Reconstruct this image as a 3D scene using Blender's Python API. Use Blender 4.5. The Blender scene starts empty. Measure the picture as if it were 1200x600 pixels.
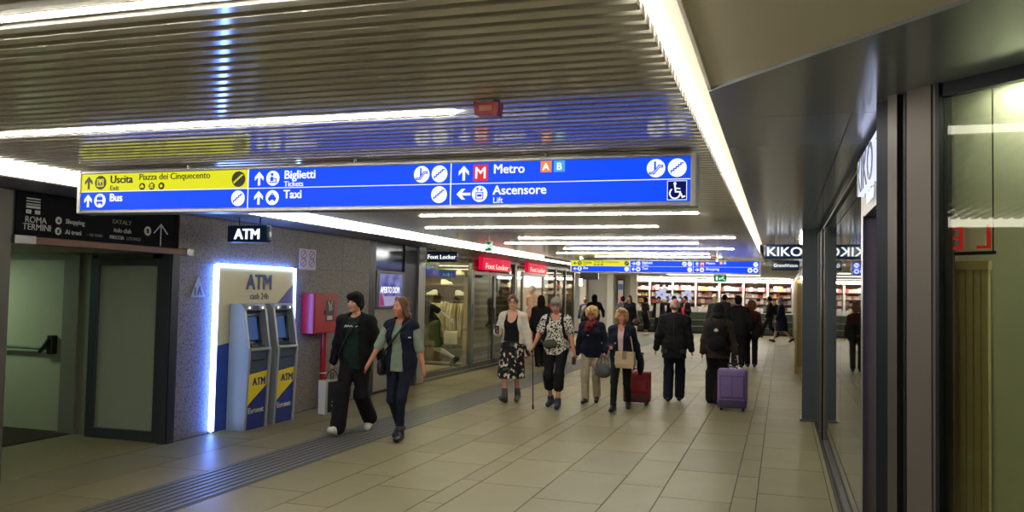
import bpy, bmesh, math, random
import numpy as np
from mathutils import Vector, Matrix
random.seed(7); RNG = np.random.default_rng(11)
sc = bpy.context.scene; COL = sc.collection
# ------------------------------------------------------------------ camera, world, exposure
cd = bpy.data.cameras.new('camera'); cam = bpy.data.objects.new('camera', cd); COL.objects.link(cam)
FPX, VPX, VPY, SLOPE, CAMH = 985.0, 915.5, 349.5, 0.02, 1.72
cd.sensor_width = 36.0; cd.lens = FPX / 1200 * 36.0; cd.clip_start = .05; cd.clip_end = 200
_f = Vector((VPX - 600, -(VPY - 300), -FPX)).normalized()
_r = Vector((VPX - 1100, -(VPY - 500 * SLOPE - 300), -FPX)).normalized()
_u = _r.cross(_f).normalized()
if _u.y < 0: _u = -_u
_x = _f.cross(_u)
cam.matrix_world = Matrix(((_x.x, _x.y, _x.z, 0), (_f.x, _f.y, _f.z, 0), (_u.x, _u.y, _u.z, CAMH), (0, 0, 0, 1)))
sc.camera = cam
w = bpy.data.worlds.new('world'); sc.world = w; w.use_nodes = True
w.node_tree.nodes['Background'].inputs[0].default_value = (.5, .5, .48, 1)
w.node_tree.nodes['Background'].inputs[1].default_value = .15
sc.view_settings.view_transform = 'Standard'; sc.view_settings.look = 'None'
sc.view_settings.exposure = 0.0; sc.view_settings.gamma = 1.0; sc.view_settings.use_curve_mapping = False
STRIP_L, COVE_L = 74.0, 13.0          # radiance of the ceiling strips and cove tubes
# ------------------------------------------------------------------ materials
def lin(c):
    return tuple((v / 255 / 12.92) if v / 255 <= .04045 else ((v / 255 + .055) / 1.055) ** 2.4 for v in c)
MATS = {}
def mat(name, rgb, rough=.5, metal=0., spec=.5, emit=0., noise=0., nscale=8., bump=0., bscale=60., rough_var=0., coat=0.):
    """principled surface with optional noise mottling / fine relief; rgb is sRGB 0-255"""
    if name in MATS: return MATS[name]
    m = bpy.data.materials.new(name); m.use_nodes = True; nt = m.node_tree; b = nt.nodes['Principled BSDF']
    c = lin(rgb)
    b.inputs['Base Color'].default_value = (*c, 1); b.inputs['Roughness'].default_value = rough
    b.inputs['Metallic'].default_value = metal; b.inputs['Specular IOR Level'].default_value = spec
    b.inputs['Coat Weight'].default_value = coat; b.inputs['Coat Roughness'].default_value = .08
    if emit:
        b.inputs['Emission Color'].default_value = (*c, 1); b.inputs['Emission Strength'].default_value = emit
        b.inputs['Base Color'].default_value = (*[v * .08 for v in c], 1); b.inputs['Specular IOR Level'].default_value = .08
    if noise or bump:
        tc = nt.nodes.new('ShaderNodeTexCoord')
    if noise:
        n = nt.nodes.new('ShaderNodeTexNoise'); n.inputs['Scale'].default_value = nscale; n.inputs['Detail'].default_value = 4
        nt.links.new(tc.outputs['Object'], n.inputs['Vector'])
        r = nt.nodes.new('ShaderNodeMapRange'); r.inputs['To Min'].default_value = 1 - noise; r.inputs['To Max'].default_value = 1 + noise
        nt.links.new(n.outputs['Fac'], r.inputs['Value'])
        mx = nt.nodes.new('ShaderNodeMix'); mx.data_type = 'RGBA'; mx.blend_type = 'MULTIPLY'; mx.inputs['Factor'].default_value = 1
        mx.inputs['A'].default_value = (*c, 1); nt.links.new(r.outputs[0], mx.inputs['B'])
        nt.links.new(mx.outputs['Result'], b.inputs['Base Color'])
    if bump:
        n2 = nt.nodes.new('ShaderNodeTexNoise'); n2.inputs['Scale'].default_value = bscale; n2.inputs['Detail'].default_value = 3
        nt.links.new(tc.outputs['Object'], n2.inputs['Vector'])
        bp = nt.nodes.new('ShaderNodeBump'); bp.inputs['Strength'].default_value = bump; bp.inputs['Distance'].default_value = .02
        nt.links.new(n2.outputs['Fac'], bp.inputs['Height']); nt.links.new(bp.outputs[0], b.inputs['Normal'])
    MATS[name] = m; return m
def cloth(name, rgb, rough=.85): return mat('cloth_' + name, rgb, rough, spec=.2, noise=.25, nscale=14, bump=.5, bscale=18)
def glow(name, rgb, s): return mat('glow_' + name, rgb, .4, emit=s)
def glass(name, tint=(225, 235, 228), refl=1.0, ior=1.5):
    if name in MATS: return MATS[name]
    m = bpy.data.materials.new(name); m.use_nodes = True; nt = m.node_tree
    for n in list(nt.nodes):
        if n.type == 'BSDF_PRINCIPLED': nt.nodes.remove(n)
    out = nt.nodes['Material Output']
    t = nt.nodes.new('ShaderNodeBsdfTransparent'); t.inputs[0].default_value = (*lin(tint), 1)
    g = nt.nodes.new('ShaderNodeBsdfGlossy'); g.inputs['Roughness'].default_value = .015; g.inputs[0].default_value = (refl, refl, refl, 1)
    f = nt.nodes.new('ShaderNodeFresnel'); gm_ = nt.nodes.new('ShaderNodeNewGeometry'); mr = nt.nodes.new('ShaderNodeMapRange'); mr.inputs['To Min'].default_value = ior; mr.inputs['To Max'].default_value = 1 / ior
    nt.links.new(gm_.outputs['Backfacing'], mr.inputs['Value']); nt.links.new(mr.outputs[0], f.inputs[0])
    mx = nt.nodes.new('ShaderNodeMixShader')
    nt.links.new(f.outputs[0], mx.inputs[0]); nt.links.new(t.outputs[0], mx.inputs[1]); nt.links.new(g.outputs[0], mx.inputs[2])
    nt.links.new(mx.outputs[0], out.inputs[0]); MATS[name] = m; return m
def ramp_mat(name, tex, scale, stops, rough=.8, detail=4, bump=0, spec=.3, rnd=False, coord='Object', interp='CONSTANT'):
    """colour from a noise / voronoi ramp"""
    if name in MATS: return MATS[name]
    m = bpy.data.materials.new(name); m.use_nodes = True; nt = m.node_tree; b = nt.nodes['Principled BSDF']
    b.inputs['Roughness'].default_value = rough; b.inputs['Specular IOR Level'].default_value = spec
    tc = nt.nodes.new('ShaderNodeTexCoord')
    if tex == 'voronoi':
        t = nt.nodes.new('ShaderNodeTexVoronoi'); o = t.outputs['Color']
    else:
        t = nt.nodes.new('ShaderNodeTexNoise'); t.inputs['Detail'].default_value = detail; o = t.outputs['Fac']
    t.inputs['Scale'].default_value = scale; nt.links.new(tc.outputs[coord], t.inputs['Vector'])
    if tex == 'voronoi':
        s = nt.nodes.new('ShaderNodeSeparateColor'); nt.links.new(o, s.inputs[0]); o = s.outputs[0]
    r = nt.nodes.new('ShaderNodeValToRGB'); r.color_ramp.interpolation = interp
    while len(r.color_ramp.elements) < len(stops): r.color_ramp.elements.new(.5)
    for e, (p, c) in zip(r.color_ramp.elements, stops): e.position = p; e.color = (*lin(c), 1)
    nt.links.new(o, r.inputs[0]); nt.links.new(r.outputs[0], b.inputs['Base Color'])
    if bump:
        bp = nt.nodes.new('ShaderNodeBump'); bp.inputs['Strength'].default_value = bump; bp.inputs['Distance'].default_value = .01
        nt.links.new(o, bp.inputs['Height']); nt.links.new(bp.outputs[0], b.inputs['Normal'])
    MATS[name] = m; return m
def tile_mat(name, rgb, rough):
    """stone tile: mottling plus a small tone shift from tile to tile"""
    m = mat(name, rgb, rough, spec=.12, noise=.10, nscale=3.5); nt = m.node_tree; b = nt.nodes['Principled BSDF']
    oi = nt.nodes.new('ShaderNodeObjectInfo'); r = nt.nodes.new('ShaderNodeMapRange')
    r.inputs['To Min'].default_value = .9; r.inputs['To Max'].default_value = 1.08; nt.links.new(oi.outputs['Random'], r.inputs['Value'])
    src = b.inputs['Base Color'].links[0].from_socket
    mx = nt.nodes.new('ShaderNodeMix'); mx.data_type = 'RGBA'; mx.blend_type = 'MULTIPLY'; mx.inputs['Factor'].default_value = 1
    nt.links.new(src, mx.inputs['A']); nt.links.new(r.outputs[0], mx.inputs['B']); nt.links.new(mx.outputs['Result'], b.inputs['Base Color'])
    n = nt.nodes.new('ShaderNodeTexNoise'); n.inputs['Scale'].default_value = 1.3; n.inputs['Detail'].default_value = 5
    g = nt.nodes.new('ShaderNodeNewGeometry'); nt.links.new(g.outputs['Position'], n.inputs['Vector'])
    rr = nt.nodes.new('ShaderNodeMapRange'); rr.inputs['To Min'].default_value = rough - .07; rr.inputs['To Max'].default_value = rough + .1
    nt.links.new(n.outputs['Fac'], rr.inputs['Value']); nt.links.new(rr.outputs[0], b.inputs['Roughness'])
    return m
# ------------------------------------------------------------------ mesh helpers
def obj(name, me, m=None, parent=None, loc=None, rotz=0., smooth=False):
    o = bpy.data.objects.new(name, me); COL.objects.link(o)
    if m is not None and not me.materials: me.materials.append(m)
    if parent is not None: o.parent = parent
    if loc is not None: o.location = loc
    if rotz: o.rotation_euler = (0, 0, rotz)
    if smooth and len(me.polygons): me.polygons.foreach_set('use_smooth', [True] * len(me.polygons))
    return o
def pyd(vs, fs, name='m'):
    me = bpy.data.meshes.new(name); me.from_pydata([tuple(v) for v in vs], [], fs); me.update(); return me
def boxm(x0, x1, y0, y1, z0, z1, bev=0., seg=1):
    bm = bmesh.new(); bmesh.ops.create_cube(bm, size=1)
    for v in bm.verts: v.co = Vector(((x0 + x1) / 2 + v.co.x * (x1 - x0), (y0 + y1) / 2 + v.co.y * (y1 - y0), (z0 + z1) / 2 + v.co.z * (z1 - z0)))
    if bev: bmesh.ops.bevel(bm, geom=bm.edges[:], offset=bev, segments=seg, affect='EDGES', profile=.6)
    me = bpy.data.meshes.new('box'); bm.to_mesh(me); bm.free(); return me
def box(name, x0, x1, y0, y1, z0, z1, m, parent=None, bev=0., seg=1):
    return obj(name, boxm(x0, x1, y0, y1, z0, z1, bev, seg), m, parent, smooth=seg > 1)
def prism(pts, y0, y1):
    """outline in the x-z plane (counter-clockwise seen from -y), thickness y0..y1 (y0 is the front)"""
    n = len(pts); vs = [(x, y0, z) for x, z in pts] + [(x, y1, z) for x, z in pts]
    return pyd(vs, [list(range(n)), list(range(2 * n - 1, n - 1, -1))] + [[i, i + n, (i + 1) % n + n, (i + 1) % n] for i in range(n)])
def extrude_y(pts, y0, y1): return prism(pts, y0, y1)
def tube(path, r, n=8, closed=False):
    vs, fs = [], []; path = [Vector(p) for p in path]
    for i, p in enumerate(path):
        d = (path[min(i + 1, len(path) - 1)] - path[max(i - 1, 0)]).normalized()
        a = d.cross(Vector((0, 0, 1))) if abs(d.z) < .95 else d.cross(Vector((1, 0, 0)))
        a.normalize(); b = d.cross(a); rr = r[i] if isinstance(r, (list, tuple)) else r
        vs += [p + (a * math.cos(t * 2 * math.pi / n) + b * math.sin(t * 2 * math.pi / n)) * rr for t in range(n)]
    for i in range(len(path) - 1):
        for t in range(n): fs.append([i * n + t, i * n + (t + 1) % n, (i + 1) * n + (t + 1) % n, (i + 1) * n + t])
    fs.append(list(range(n))[::-1]); fs.append([(len(path) - 1) * n + t for t in range(n)])
    return pyd(vs, fs)
def disc(cx, cz, r, y0, y1, n=24): return prism([(cx + r * math.cos(i * 2 * math.pi / n), cz + r * math.sin(i * 2 * math.pi / n)) for i in range(n)], y0, y1)
def joinm(meshes):
    vs, fs = [], []
    for me in meshes:
        o = len(vs); vs += [v.co[:] for v in me.vertices]; fs += [[i + o for i in p.vertices] for p in me.polygons]; bpy.data.meshes.remove(me)
    return pyd(vs, fs)
_tx = {}
def textm(body, size, bold=0., ext=.002, align='LEFT', sx=1.):
    """lettering as a mesh standing in the x-z plane and facing -y"""
    key = (body, size, bold, ext, align, sx)
    if key in _tx: return _tx[key]
    cu = bpy.data.curves.new('t', 'FONT'); cu.body = body; cu.size = size; cu.extrude = ext
    cu.align_x = align; cu.resolution_u = 3
    o = bpy.data.objects.new('t', cu); COL.objects.link(o); dg = bpy.context.evaluated_depsgraph_get(); dg.update()
    me = bpy.data.meshes.new_from_object(o.evaluated_get(dg)); bpy.data.objects.remove(o)
    for v in me.vertices: x, y, z = v.co; v.co = (x * sx, -z, y)
    if bold > 0:
        cs = []
        for dx, dz in ((-1, -.6), (1, -.6), (1, .6), (-1, .6)):
            q = me.copy(); 
            for v in q.vertices: v.co.x += dx * bold * size * .9; v.co.z += dz * bold * size * .9; v.co.y -= .0004 * len(cs)
            cs.append(q)
        me = joinm(cs)
    me.materials.clear(); _tx[key] = me; return me
def lettering(parent, body, size, x, z, y, m, bold=0., align='LEFT', sx=1., name='lettering', ext=.002):
    me = textm(body, size, bold, ext, align, sx).copy(); o = obj(name, me, m, parent, (x, y, z)); return o
def tag(o, label=None, cat=None, group=None, kind=None):
    if label: o['label'] = label
    if cat: o['category'] = cat
    if group: o['group'] = group
    if kind: o['kind'] = kind
    return o
def thing(name, label, cat, loc=(0, 0, 0), rotz=0., group=None):
    o = bpy.data.objects.new(name, None); COL.objects.link(o); o.location = loc; o.rotation_euler = (0, 0, rotz); o.empty_display_size = .1
    return tag(o, label, cat, group)
def struct(name, me, m, label=None, parent=None):
    o = obj(name, me, m, parent)
    if parent is None: o['kind'] = 'structure'
    if label: o['label'] = label; 
    if label and parent is None: o['category'] = name.split('_')[0]
    return o
def sbox(name, x0, x1, y0, y1, z0, z1, m, label=None, parent=None): return struct(name, boxm(x0, x1, y0, y1, z0, z1), m, label, parent)
PI = math.pi
M_ALU = mat('aluminium', (150, 150, 148), .35, .8); M_STEEL = mat('brushed_steel', (112, 112, 110), .3, .8)
M_DARK = mat('dark_metal', (40, 42, 46), .4, .5); M_BLACK = mat('black_plastic', (14, 14, 16), .45)
M_WHITE = mat('white_paint', (225, 222, 212), .5); M_RED = mat('red_enamel', (165, 18, 24), .35, noise=.08)
G_STRIP = glow('strip', (255, 250, 236), STRIP_L); G_COVE = glow('cove', (255, 248, 232), COVE_L)
G_WHITE = glow('sign_white', (255, 255, 255), 1.25)
# ------------------------------------------------------------------ the setting
ZC = 2.60                                    # underside of the slatted ceiling
ZL, ZR = 2.54, 2.68                          # left and right soffits
XL, XF, XR = -6.40, -6.68, .51               # granite wall, shop front on the left, glazing on the right
m_tile = tile_mat('floor_stone', (129, 122, 93), .40); m_joint = mat('floor_joint', (66, 60, 50), .8)
floor = sbox('floor', -12, 4, -5, 46, -.12, -.006, m_joint, 'polished beige stone tile floor of the corridor')
xs = [.41, -.19, -.39, -.99, -1.39, -1.99, -2.59, -2.79, -3.39, -3.79, -4.42]
cols = [(xs[i + 1], xs[i]) for i in range(len(xs) - 1)] + [(-5.69, -5.09), (-6.38, -5.69)]
J = .0045; tcache = {}
def tile(x0, x1, y0, y1):
    k = (round(x1 - x0, 3), round(y1 - y0, 3))
    if k not in tcache: tcache[k] = boxm(J, k[0] - J, J, k[1] - J, -.03, 0)
    obj('tile', tcache[k], m_tile, floor, (x0, y0, 0))
far_b = []
for ci, (a, b) in enumerate(cols):
    L = 1.2 if (b - a) > .3 else .9; off = (.37 * ci) % 1.2 - 1.2; y = 3.0 + off
    while y < 40.5:
        if y < 21.5: tile(a, b, y, y + L)
        else: far_b.append(boxm(a + J, b - J, y + J, y + L - J, -.03, 0))
        y += L
fo = obj('tile_field', joinm(far_b), m_tile, floor); fo['kind'] = 'stuff'
for nm, (x0, x1, y0, y1) in dict(tile_slab=(-6.38, .41, -5, 1.79)).items():
    for k in range(5): box(nm, x0 + (x1 - x0) * k / 5 + J, x0 + (x1 - x0) * (k + 1) / 5 - J, y0, y1, -.03, 0, m_tile, floor)
box('tile_edge', .41 + J, .475, -5, 40.5, -.03, 0, m_tile, floor)
for k in range(4): box('side_tile', -12 + 1.4 * k + J, -12 + 1.4 * (k + 1) - J, 5.5, 7.8, -.03, 0, m_tile, floor)
box('side_tile_far', -12, -6.385, 27.8, 40.5, -.03, 0, m_tile, floor)
box('shop_floor', -10.4, -6.62, 14.9, 27.8, -.03, 0.001, mat('shop_vinyl', (168, 158, 132), .3, noise=.05), floor)
box('shop_floor', .56, 3.6, -5, 21, -.03, 0.001, mat('shop_dark_floor', (96, 94, 88), .3), floor)
# tactile paving strip with its long ribs
m_tac = mat('tactile_grey', (92, 92, 88), .45, noise=.12, nscale=5)
box('tactile_strip', -5.085, -4.425, -5, 40, -.03, 0, mat('tactile_base', (78, 78, 75), .5, noise=.12), floor)
rib = boxm(0, .045, 0, .9 - .006, -.005, .006, .003)
rl = boxm(0, .045, -5, 40, -.005, .006)
for k in range(8): obj('tactile_rib', rl, m_tac, floor, (-5.065 + k * .081, 0, 0))
# side passage floor mat
tag(box('floor_mat', -9.4, -7.75, 6.2, 7.7, 0.001, .012, mat('mat_brown', (44, 30, 26), .95, bump=.3, bscale=200)), 'dark brown doormat in front of the open fire door', 'mat')

# granite wall
m_gran = ramp_mat('granite', 'noise', 42, [(.30, (66, 62, 60)), (.48, (112, 105, 100)), (.60, (130, 122, 116)), (.72, (84, 78, 74))], .5, 3, 0, .4, interp='LINEAR')
wl = sbox('wall_left', -6.75, -6.41, 7.78, 12.35, 0, 2.60, mat('wall_core', (48, 44, 40), .8), 'brown speckled granite wall behind the cash machines')
for i, (y0, y1) in enumerate([(7.78, 8.70), (8.70, 9.62), (9.62, 10.54), (10.54, 11.46), (11.46, 12.35)]):
    for z0, z1 in [(0, 1.0), (1.0, 2.0), (2.0, 2.55)]:
        box('granite_panel', -6.43, XL, y0 + .002, y1 - .002, z0 + .002, z1 - .002, m_gran, wl)
m_gpan = mat('grey_cladding', (84, 80, 74), .45, .2, noise=.06)
wp = sbox('wall_left_near', -6.9, -6.42, -5, 5.62, 0, 2.6, m_gpan, 'dark grey clad pillar left of the side passage')
for i in range(9): box('cladding_panel', -6.43, -6.37, 5.62 - .95 * (i + 1) + .006, 5.62 - .95 * i - .006, 0, 2.54, m_gpan, wp)
# side passage: end wall, ceiling, back wall, header
m_pass = mat('passage_plaster', (150, 152, 138), .7, noise=.05)
we = sbox('wall_passage_end', -12, -6.42, 7.82, 7.95, 0, 2.6, m_pass, 'pale wall at the end of the side passage')
sbox('wall_passage_back', -12.1, -12, 5.4, 7.95, 0, 2.6, m_pass); sbox('wall_passage_near', -12, -6.9, 5.42, 5.5, 0, 2.6, m_pass)
sbox('ceiling_passage', -12, -6.6, 5.4, 7.95, 2.08, 2.2, m_pass)
pl = thing('ceiling_lamp', 'dim round lamp in the side passage ceiling', 'lamp', (-9.2, 6.9, 2.08))
obj('diffuser', tube([(0, 0, -.03), (0, 0, 0)], .14, 20), glow('passage', (225, 255, 215), 75), pl); obj('rim', tube([(0, 0, -.02), (0, 0, 0)], .16, 20), M_ALU, pl)
# fire door and glass door on the end wall of the passage (both face the camera)
fd = struct('door_1', boxm(-9.0, -7.93, 7.76, 7.815, .01, 2.0, .004), mat('fire_door', (168, 172, 150), .5, noise=.04), 'pale green fire door with a black panic bar')
box('hinge_edge', -7.945, -7.925, 7.745, 7.78, .01, 2.0, M_ALU, fd)
obj('panic_bar', tube([(-8.95, 7.70, .97), (-8.1, 7.70, .965)], .02), mat('bar_green', (96, 118, 100), .4), fd)
h = obj('panic_handle', joinm([tube([(-8.22, 7.69, .93), (-8.12, 7.66, 1.0), (-8.08, 7.68, 1.08)], .024), boxm(-8.12, -8.04, 7.68, 7.77, .9, 1.12, .01)]), M_BLACK, fd)
fr = sbox('trim_1', -7.92, -7.70, 7.70, 7.82, 0, 2.06, mat('frame_grey', (122, 122, 112), .5), 'grey frame between the fire door and the glass door')
sbox('trim_2', -7.70, -7.56, 7.74, 7.82, 0, 2.06, mat('frame_pale', (134, 136, 122), .5))
m_gf = mat('door_frame_blue_grey', (62, 68, 76), .4, .3)
gd = struct('door_2', boxm(-7.50, -7.38, 7.66, 7.72, 0, 2.02, .004), m_gf, 'frosted glass door in a slate frame beside the fire door')
box('stile', -6.58, -6.48, 7.66, 7.72, 0, 2.02, m_gf, gd, .004); box('rail', -7.38, -6.58, 7.66, 7.72, 1.94, 2.02, m_gf, gd, .004); box('rail', -7.38, -6.58, 7.66, 7.72, 0, .12, m_gf, gd, .004)
box('pane', -7.38, -6.58, 7.685, 7.695, .12, 1.94, mat('frosted_pane', (150, 160, 146), .22, spec=.5, noise=.05), gd)
tj = sbox('trim_3', -6.47, -6.38, 7.62, 7.78, 0, 2.08, m_gf, 'slate door jamb at the corner of the granite wall'); box('jamb_strip', -6.375, -6.36, 7.64, 7.76, 0, 2.08, mat('jamb_dark', (40, 46, 54), .4, .4), tj)
# header with the directory sign and the brown beam below it
sbox('wall_header', -6.75, -6.44, 5.62, 7.78, 2.08, 2.6, mat('header_dark', (30, 31, 36), .6))
bm_ = thing('rolling_shutter_beam', 'brown shutter beam with grey end caps under the dark directory sign', 'beam', (-6.40, 6.82, 2.07))
box('beam', -.03, .06, -.98, 1.02, 0, .065, mat('beam_brown', (104, 62, 38), .5, noise=.15), bm_, .004)
box('end_cap', -.035, .065, -1.2, -.98, -.005, .072, M_STEEL, bm_, .004); box('end_cap', -.035, .065, 1.02, 1.14, -.005, .072, M_STEEL, bm_, .004)

# ceiling: backing, slats, strips, coves, soffits
ce = sbox('ceiling', -7.2, .2, -5, 24, 2.80, 2.9, mat('ceiling_void', (120, 113, 98), .9), 'slatted ceiling of glossy champagne coloured metal')
def slat_mat():
    m = mat('slat_metal', (226, 222, 212), .10, .12, spec=.6, noise=.06, nscale=1.5); return m
SX0, SX1 = -5.28, -.42
sl = boxm(SX0, SX1, 0, .057, ZC, ZC + .045, .004)
k = 0; y = .2
while y < 24.0:
    obj('slat', sl, slat_mat(), ce, (0, y, 0)); y += .1
bs = []
while k < 52: bs.append(boxm(SX0, SX1, .1 - .1 * k, .166 - .1 * k, ZC, ZC + .045)); k += 1
o = obj('slat_field', joinm(bs), slat_mat(), ce); o['kind'] = 'stuff'
strips = [(.4, -4.4, -.8), (2.11, -4.9, -1.2), (3.79, -4.75, -1.52), (8.99, -4.02, -.84), (10.7, -4.70, -1.5), (12.8, -4.0, -.66), (14.15, -4.68, -1.31), (15.8, -4.02, -.83), (17.6, -4.63, -1.42), (19.1, -4.1, -1.26), (5.6, -4.6, -1.2), (7.2, -4.3, -1.0), (-1.4, -4.7, -1.4), (-3.1, -4.3, -.8)]
for i, (yy, a, b) in enumerate(strips):
    order = ['behind the viewer'] 
    t = thing('strip_light', '', 'light', (0, yy, ZC - .004), 0, 'white strip lights in the slatted ceiling')
    box('diffuser', a, b, -.008, .008, -.006, .012, G_STRIP, t); box('housing', a - .02, b + .02, -.014, .014, .012, .05, M_ALU, t)
    t['label'] = ''
    t['_y'] = yy
vis = sorted([o for o in COL.objects if o.name.startswith('strip_light')], key=lambda o: o['_y'])
names = {2.11: 'nearest strip light, running out of the picture at upper left', 3.79: 'long white strip light just in front of the big blue sign', 8.99: 'first strip light behind the big blue sign, longest there', 10.7: 'second strip light behind the big blue sign', 12.8: 'third strip light behind the big blue sign, reaching far right', 14.15: 'fourth strip light behind the big blue sign', 15.8: 'fifth strip light behind the big blue sign', 17.6: 'sixth strip light behind the big blue sign', 19.1: 'last strip light just before the second blue sign', 5.6: 'strip light hidden above the top of the big blue sign', 7.2: 'strip light hidden right behind the big blue sign', .4: 'strip light overhead where the camera stands', -1.4: 'first strip light behind the camera', -3.1: 'second strip light behind the camera'}
for o in vis: o['label'] = names[round(o['_y'], 2)]; del o['_y']
m_cove = mat('cove_white', (236, 232, 220), .6)
# left cove: white recess with a light tube, then the soffit
sl_ = sbox('ceiling_soffit_left', -6.9, -5.77, -5, 24, ZL, 2.62, mat('soffit_grey', (128, 130, 130), .35, .3), 'grey soffit along the left wall')
sbox('trim_cove_left', -5.80, -5.765, -5, 24, 2.545, 2.80, m_cove); box('lip', -5.77, -5.72, -5, 24, ZL, ZL + .012, mat('lip_grey', (150, 150, 146), .35, .4), sl_)
c1 = thing('cove_light', 'continuous bright cove light along the left wall soffit', 'light', (-5.76, 0, 2.60))
for k in range(10): box('diffuser_panel', 0, .02, -5 + 2.9 * k + .006, -5 + 2.9 * (k + 1) - .006, -.05, .16, G_COVE, c1)
box('back_channel', -.005, 0, -5, 24, -.05, .17, M_ALU, c1)
# right cove and dark glossy soffit
sbox('trim_cove_right', -.46, -.445, -5, 24, 2.65, 2.98, m_cove); sbox('ceiling_cove_right', -.46, -.28, -5, 24, 2.98, 3.0, m_cove); sbox('trim_cove_lip', -.33, -.315, -5, 24, ZR + .002, 2.98, m_cove)
c2 = thing('cove_light', 'bright cove light between the slats and the dark right soffit', 'light', (-.44, 0, 2.65))
for k in range(8): box('diffuser_panel', 0, .015, -3 + 2.6 * k + .006, -3 + 2.6 * (k + 1) - .006, .005, .31, G_COVE, c2)
box('back_channel', -.004, 0, -3, 17.8, .005, .32, M_ALU, c2)
m_soff = mat('soffit_bronze', (160, 166, 176), .16, .35, spec=.6, noise=.04, nscale=1)
rs = sbox('ceiling_soffit_right', -.33, 4, 4.62, 40.4, ZR, 2.78, m_soff, 'glossy bronze grey soffit above the right hand shops')
vs = [(-.33, 3.99), (.578, 2.956), (4, -.94), (4, 4.615), (-.33, 4.615)]
obj('soffit_panel', pyd([(x, y, ZR) for x, y in vs] + [(x, y, 2.78) for x, y in vs], [[4, 3, 2, 1, 0], [5, 6, 7, 8, 9]] + [[i, (i + 1) % 5, (i + 1) % 5 + 5, i + 5] for i in range(5)]), m_soff, rs)
box('soffit_seam', .34, .346, 4.62, 20, ZR - .0015, ZR, M_BLACK, rs)
vs = [(-.33, -5), (4, -5), (4, -.9), (.578, 3.0), (-.33, 4.03)]
struct('ceiling_right_near', pyd([(x, y, ZR + .015) for x, y in vs] + [(x, y, 2.8) for x, y in vs], [[4, 3, 2, 1, 0], [5, 6, 7, 8, 9]] + [[i, (i + 1) % 5, (i + 1) % 5 + 5, i + 5] for i in range(5)]), mat('panel_beige', (234, 224, 206), .5), 'pale beige ceiling panel near the camera on the right')
# far ceiling and walls
sbox('ceiling_far', -12, 4, 24, 46, 2.60, 2.7, mat('far_ceiling', (196, 194, 188), .55), 'plain white ceiling beyond the second sign')
sbox('ceiling_far_left', -12, -5.72, 20.5, 24, 2.60, 2.7, mat('far_ceiling', (196, 194, 188), .55))
sbox('wall_end', -12, 4, 45.9, 46, 0, 2.7, mat('end_wall', (150, 140, 128), .7)); sbox('wall_back', -12, 4, -5.1, -5, 0, 3, mat('back_wall', (120, 116, 108), .7))
sbox('wall_far_left', -12.1, -12, 27.8, 46, 0, 2.7, mat('far_panel', (168, 164, 156), .5))
for i, (yy, a, b) in enumerate([(26.5, -4.3, -1.4), (30.5, -4.4, -.8), (34.5, -4.4, -.8), (31.5, -9.6, -7.2), (39.2, -6.9, .2)]):
    t = thing('ceiling_panel_light', ['flat light panel in the ceiling just behind the second sign', 'flat light panel in the far ceiling before the exit sign', 'farthest flat ceiling light panel before the shelf shop', 'added fill panel brightening the far left concourse', 'flat ceiling light panel right above the far counter'][i], 'light', (0, yy, 2.598))  # the far left panel is an added fill for the dark wall there
    box('diffuser', a, b, -.55, .55, -.006, 0, glow('far_lamp' if i < 3 else 'far_left_fill' if i == 3 else 'counter_lamp', (255, 248, 232), 5 if i < 3 else 26 if i == 3 else 2.2), t); box('frame', a - .04, b + .04, -.6, .6, -.003, .001, M_ALU, t)
# ------------------------------------------------------------------ hanging wayfinding signs
S_BLUE = glow('sign_blue', (16, 78, 255), 1.0); S_YEL = glow('sign_yellow', (226, 226, 34), 1.0); S_WHT = glow('sign_glyph', (240, 246, 255), 1.15)
S_BLK = mat('sign_ink', (16, 18, 14), .5); S_RED = glow('sign_red', (226, 48, 60), 1.0); S_ORG = glow('sign_orange', (240, 140, 60), 1.0); S_CYA = glow('sign_cyan', (70, 170, 236), 1.0); S_NAVY = glow('sign_navy', (10, 14, 90), .9)
def arrow_pts(cx, cz, s, d):
    p = [(-.09, -.5), (.09, -.5), (.09, .12), (.36, -.14), (.36, .12), (0, .5), (-.36, .12), (-.36, -.14), (-.09, .12)]
    f = {'up': lambda x, z: (x, z), 'left': lambda x, z: (-z, x), 'right': lambda x, z: (z, -x)}[d]
    return [(cx + f(x, z)[0] * s, cz + f(x, z)[1] * s) for x, z in p]
def stroke(pts, wd, y0, y1):
    ms = []
    for (x0, z0), (x1, z1) in zip(pts[:-1], pts[1:]):
        L = math.hypot(x1 - x0, z1 - z0) or 1e-6; nx, nz = -(z1 - z0) / L * wd / 2, (x1 - x0) / L * wd / 2; ex, ez = (x1 - x0) / L * wd / 2, (z1 - z0) / L * wd / 2
        ms.append(prism([(x0 - ex - nx, z0 - ez - nz), (x1 + ex - nx, z1 + ez - nz), (x1 + ex + nx, z1 + ez + nz), (x0 - ex + nx, z0 - ez + nz)], y0, y1))
    return joinm(ms)
def rect(cx, cz, w_, h_): return [(cx - w_ / 2, cz - h_ / 2), (cx + w_ / 2, cz - h_ / 2), (cx + w_ / 2, cz + h_ / 2), (cx - w_ / 2, cz + h_ / 2)]
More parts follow.
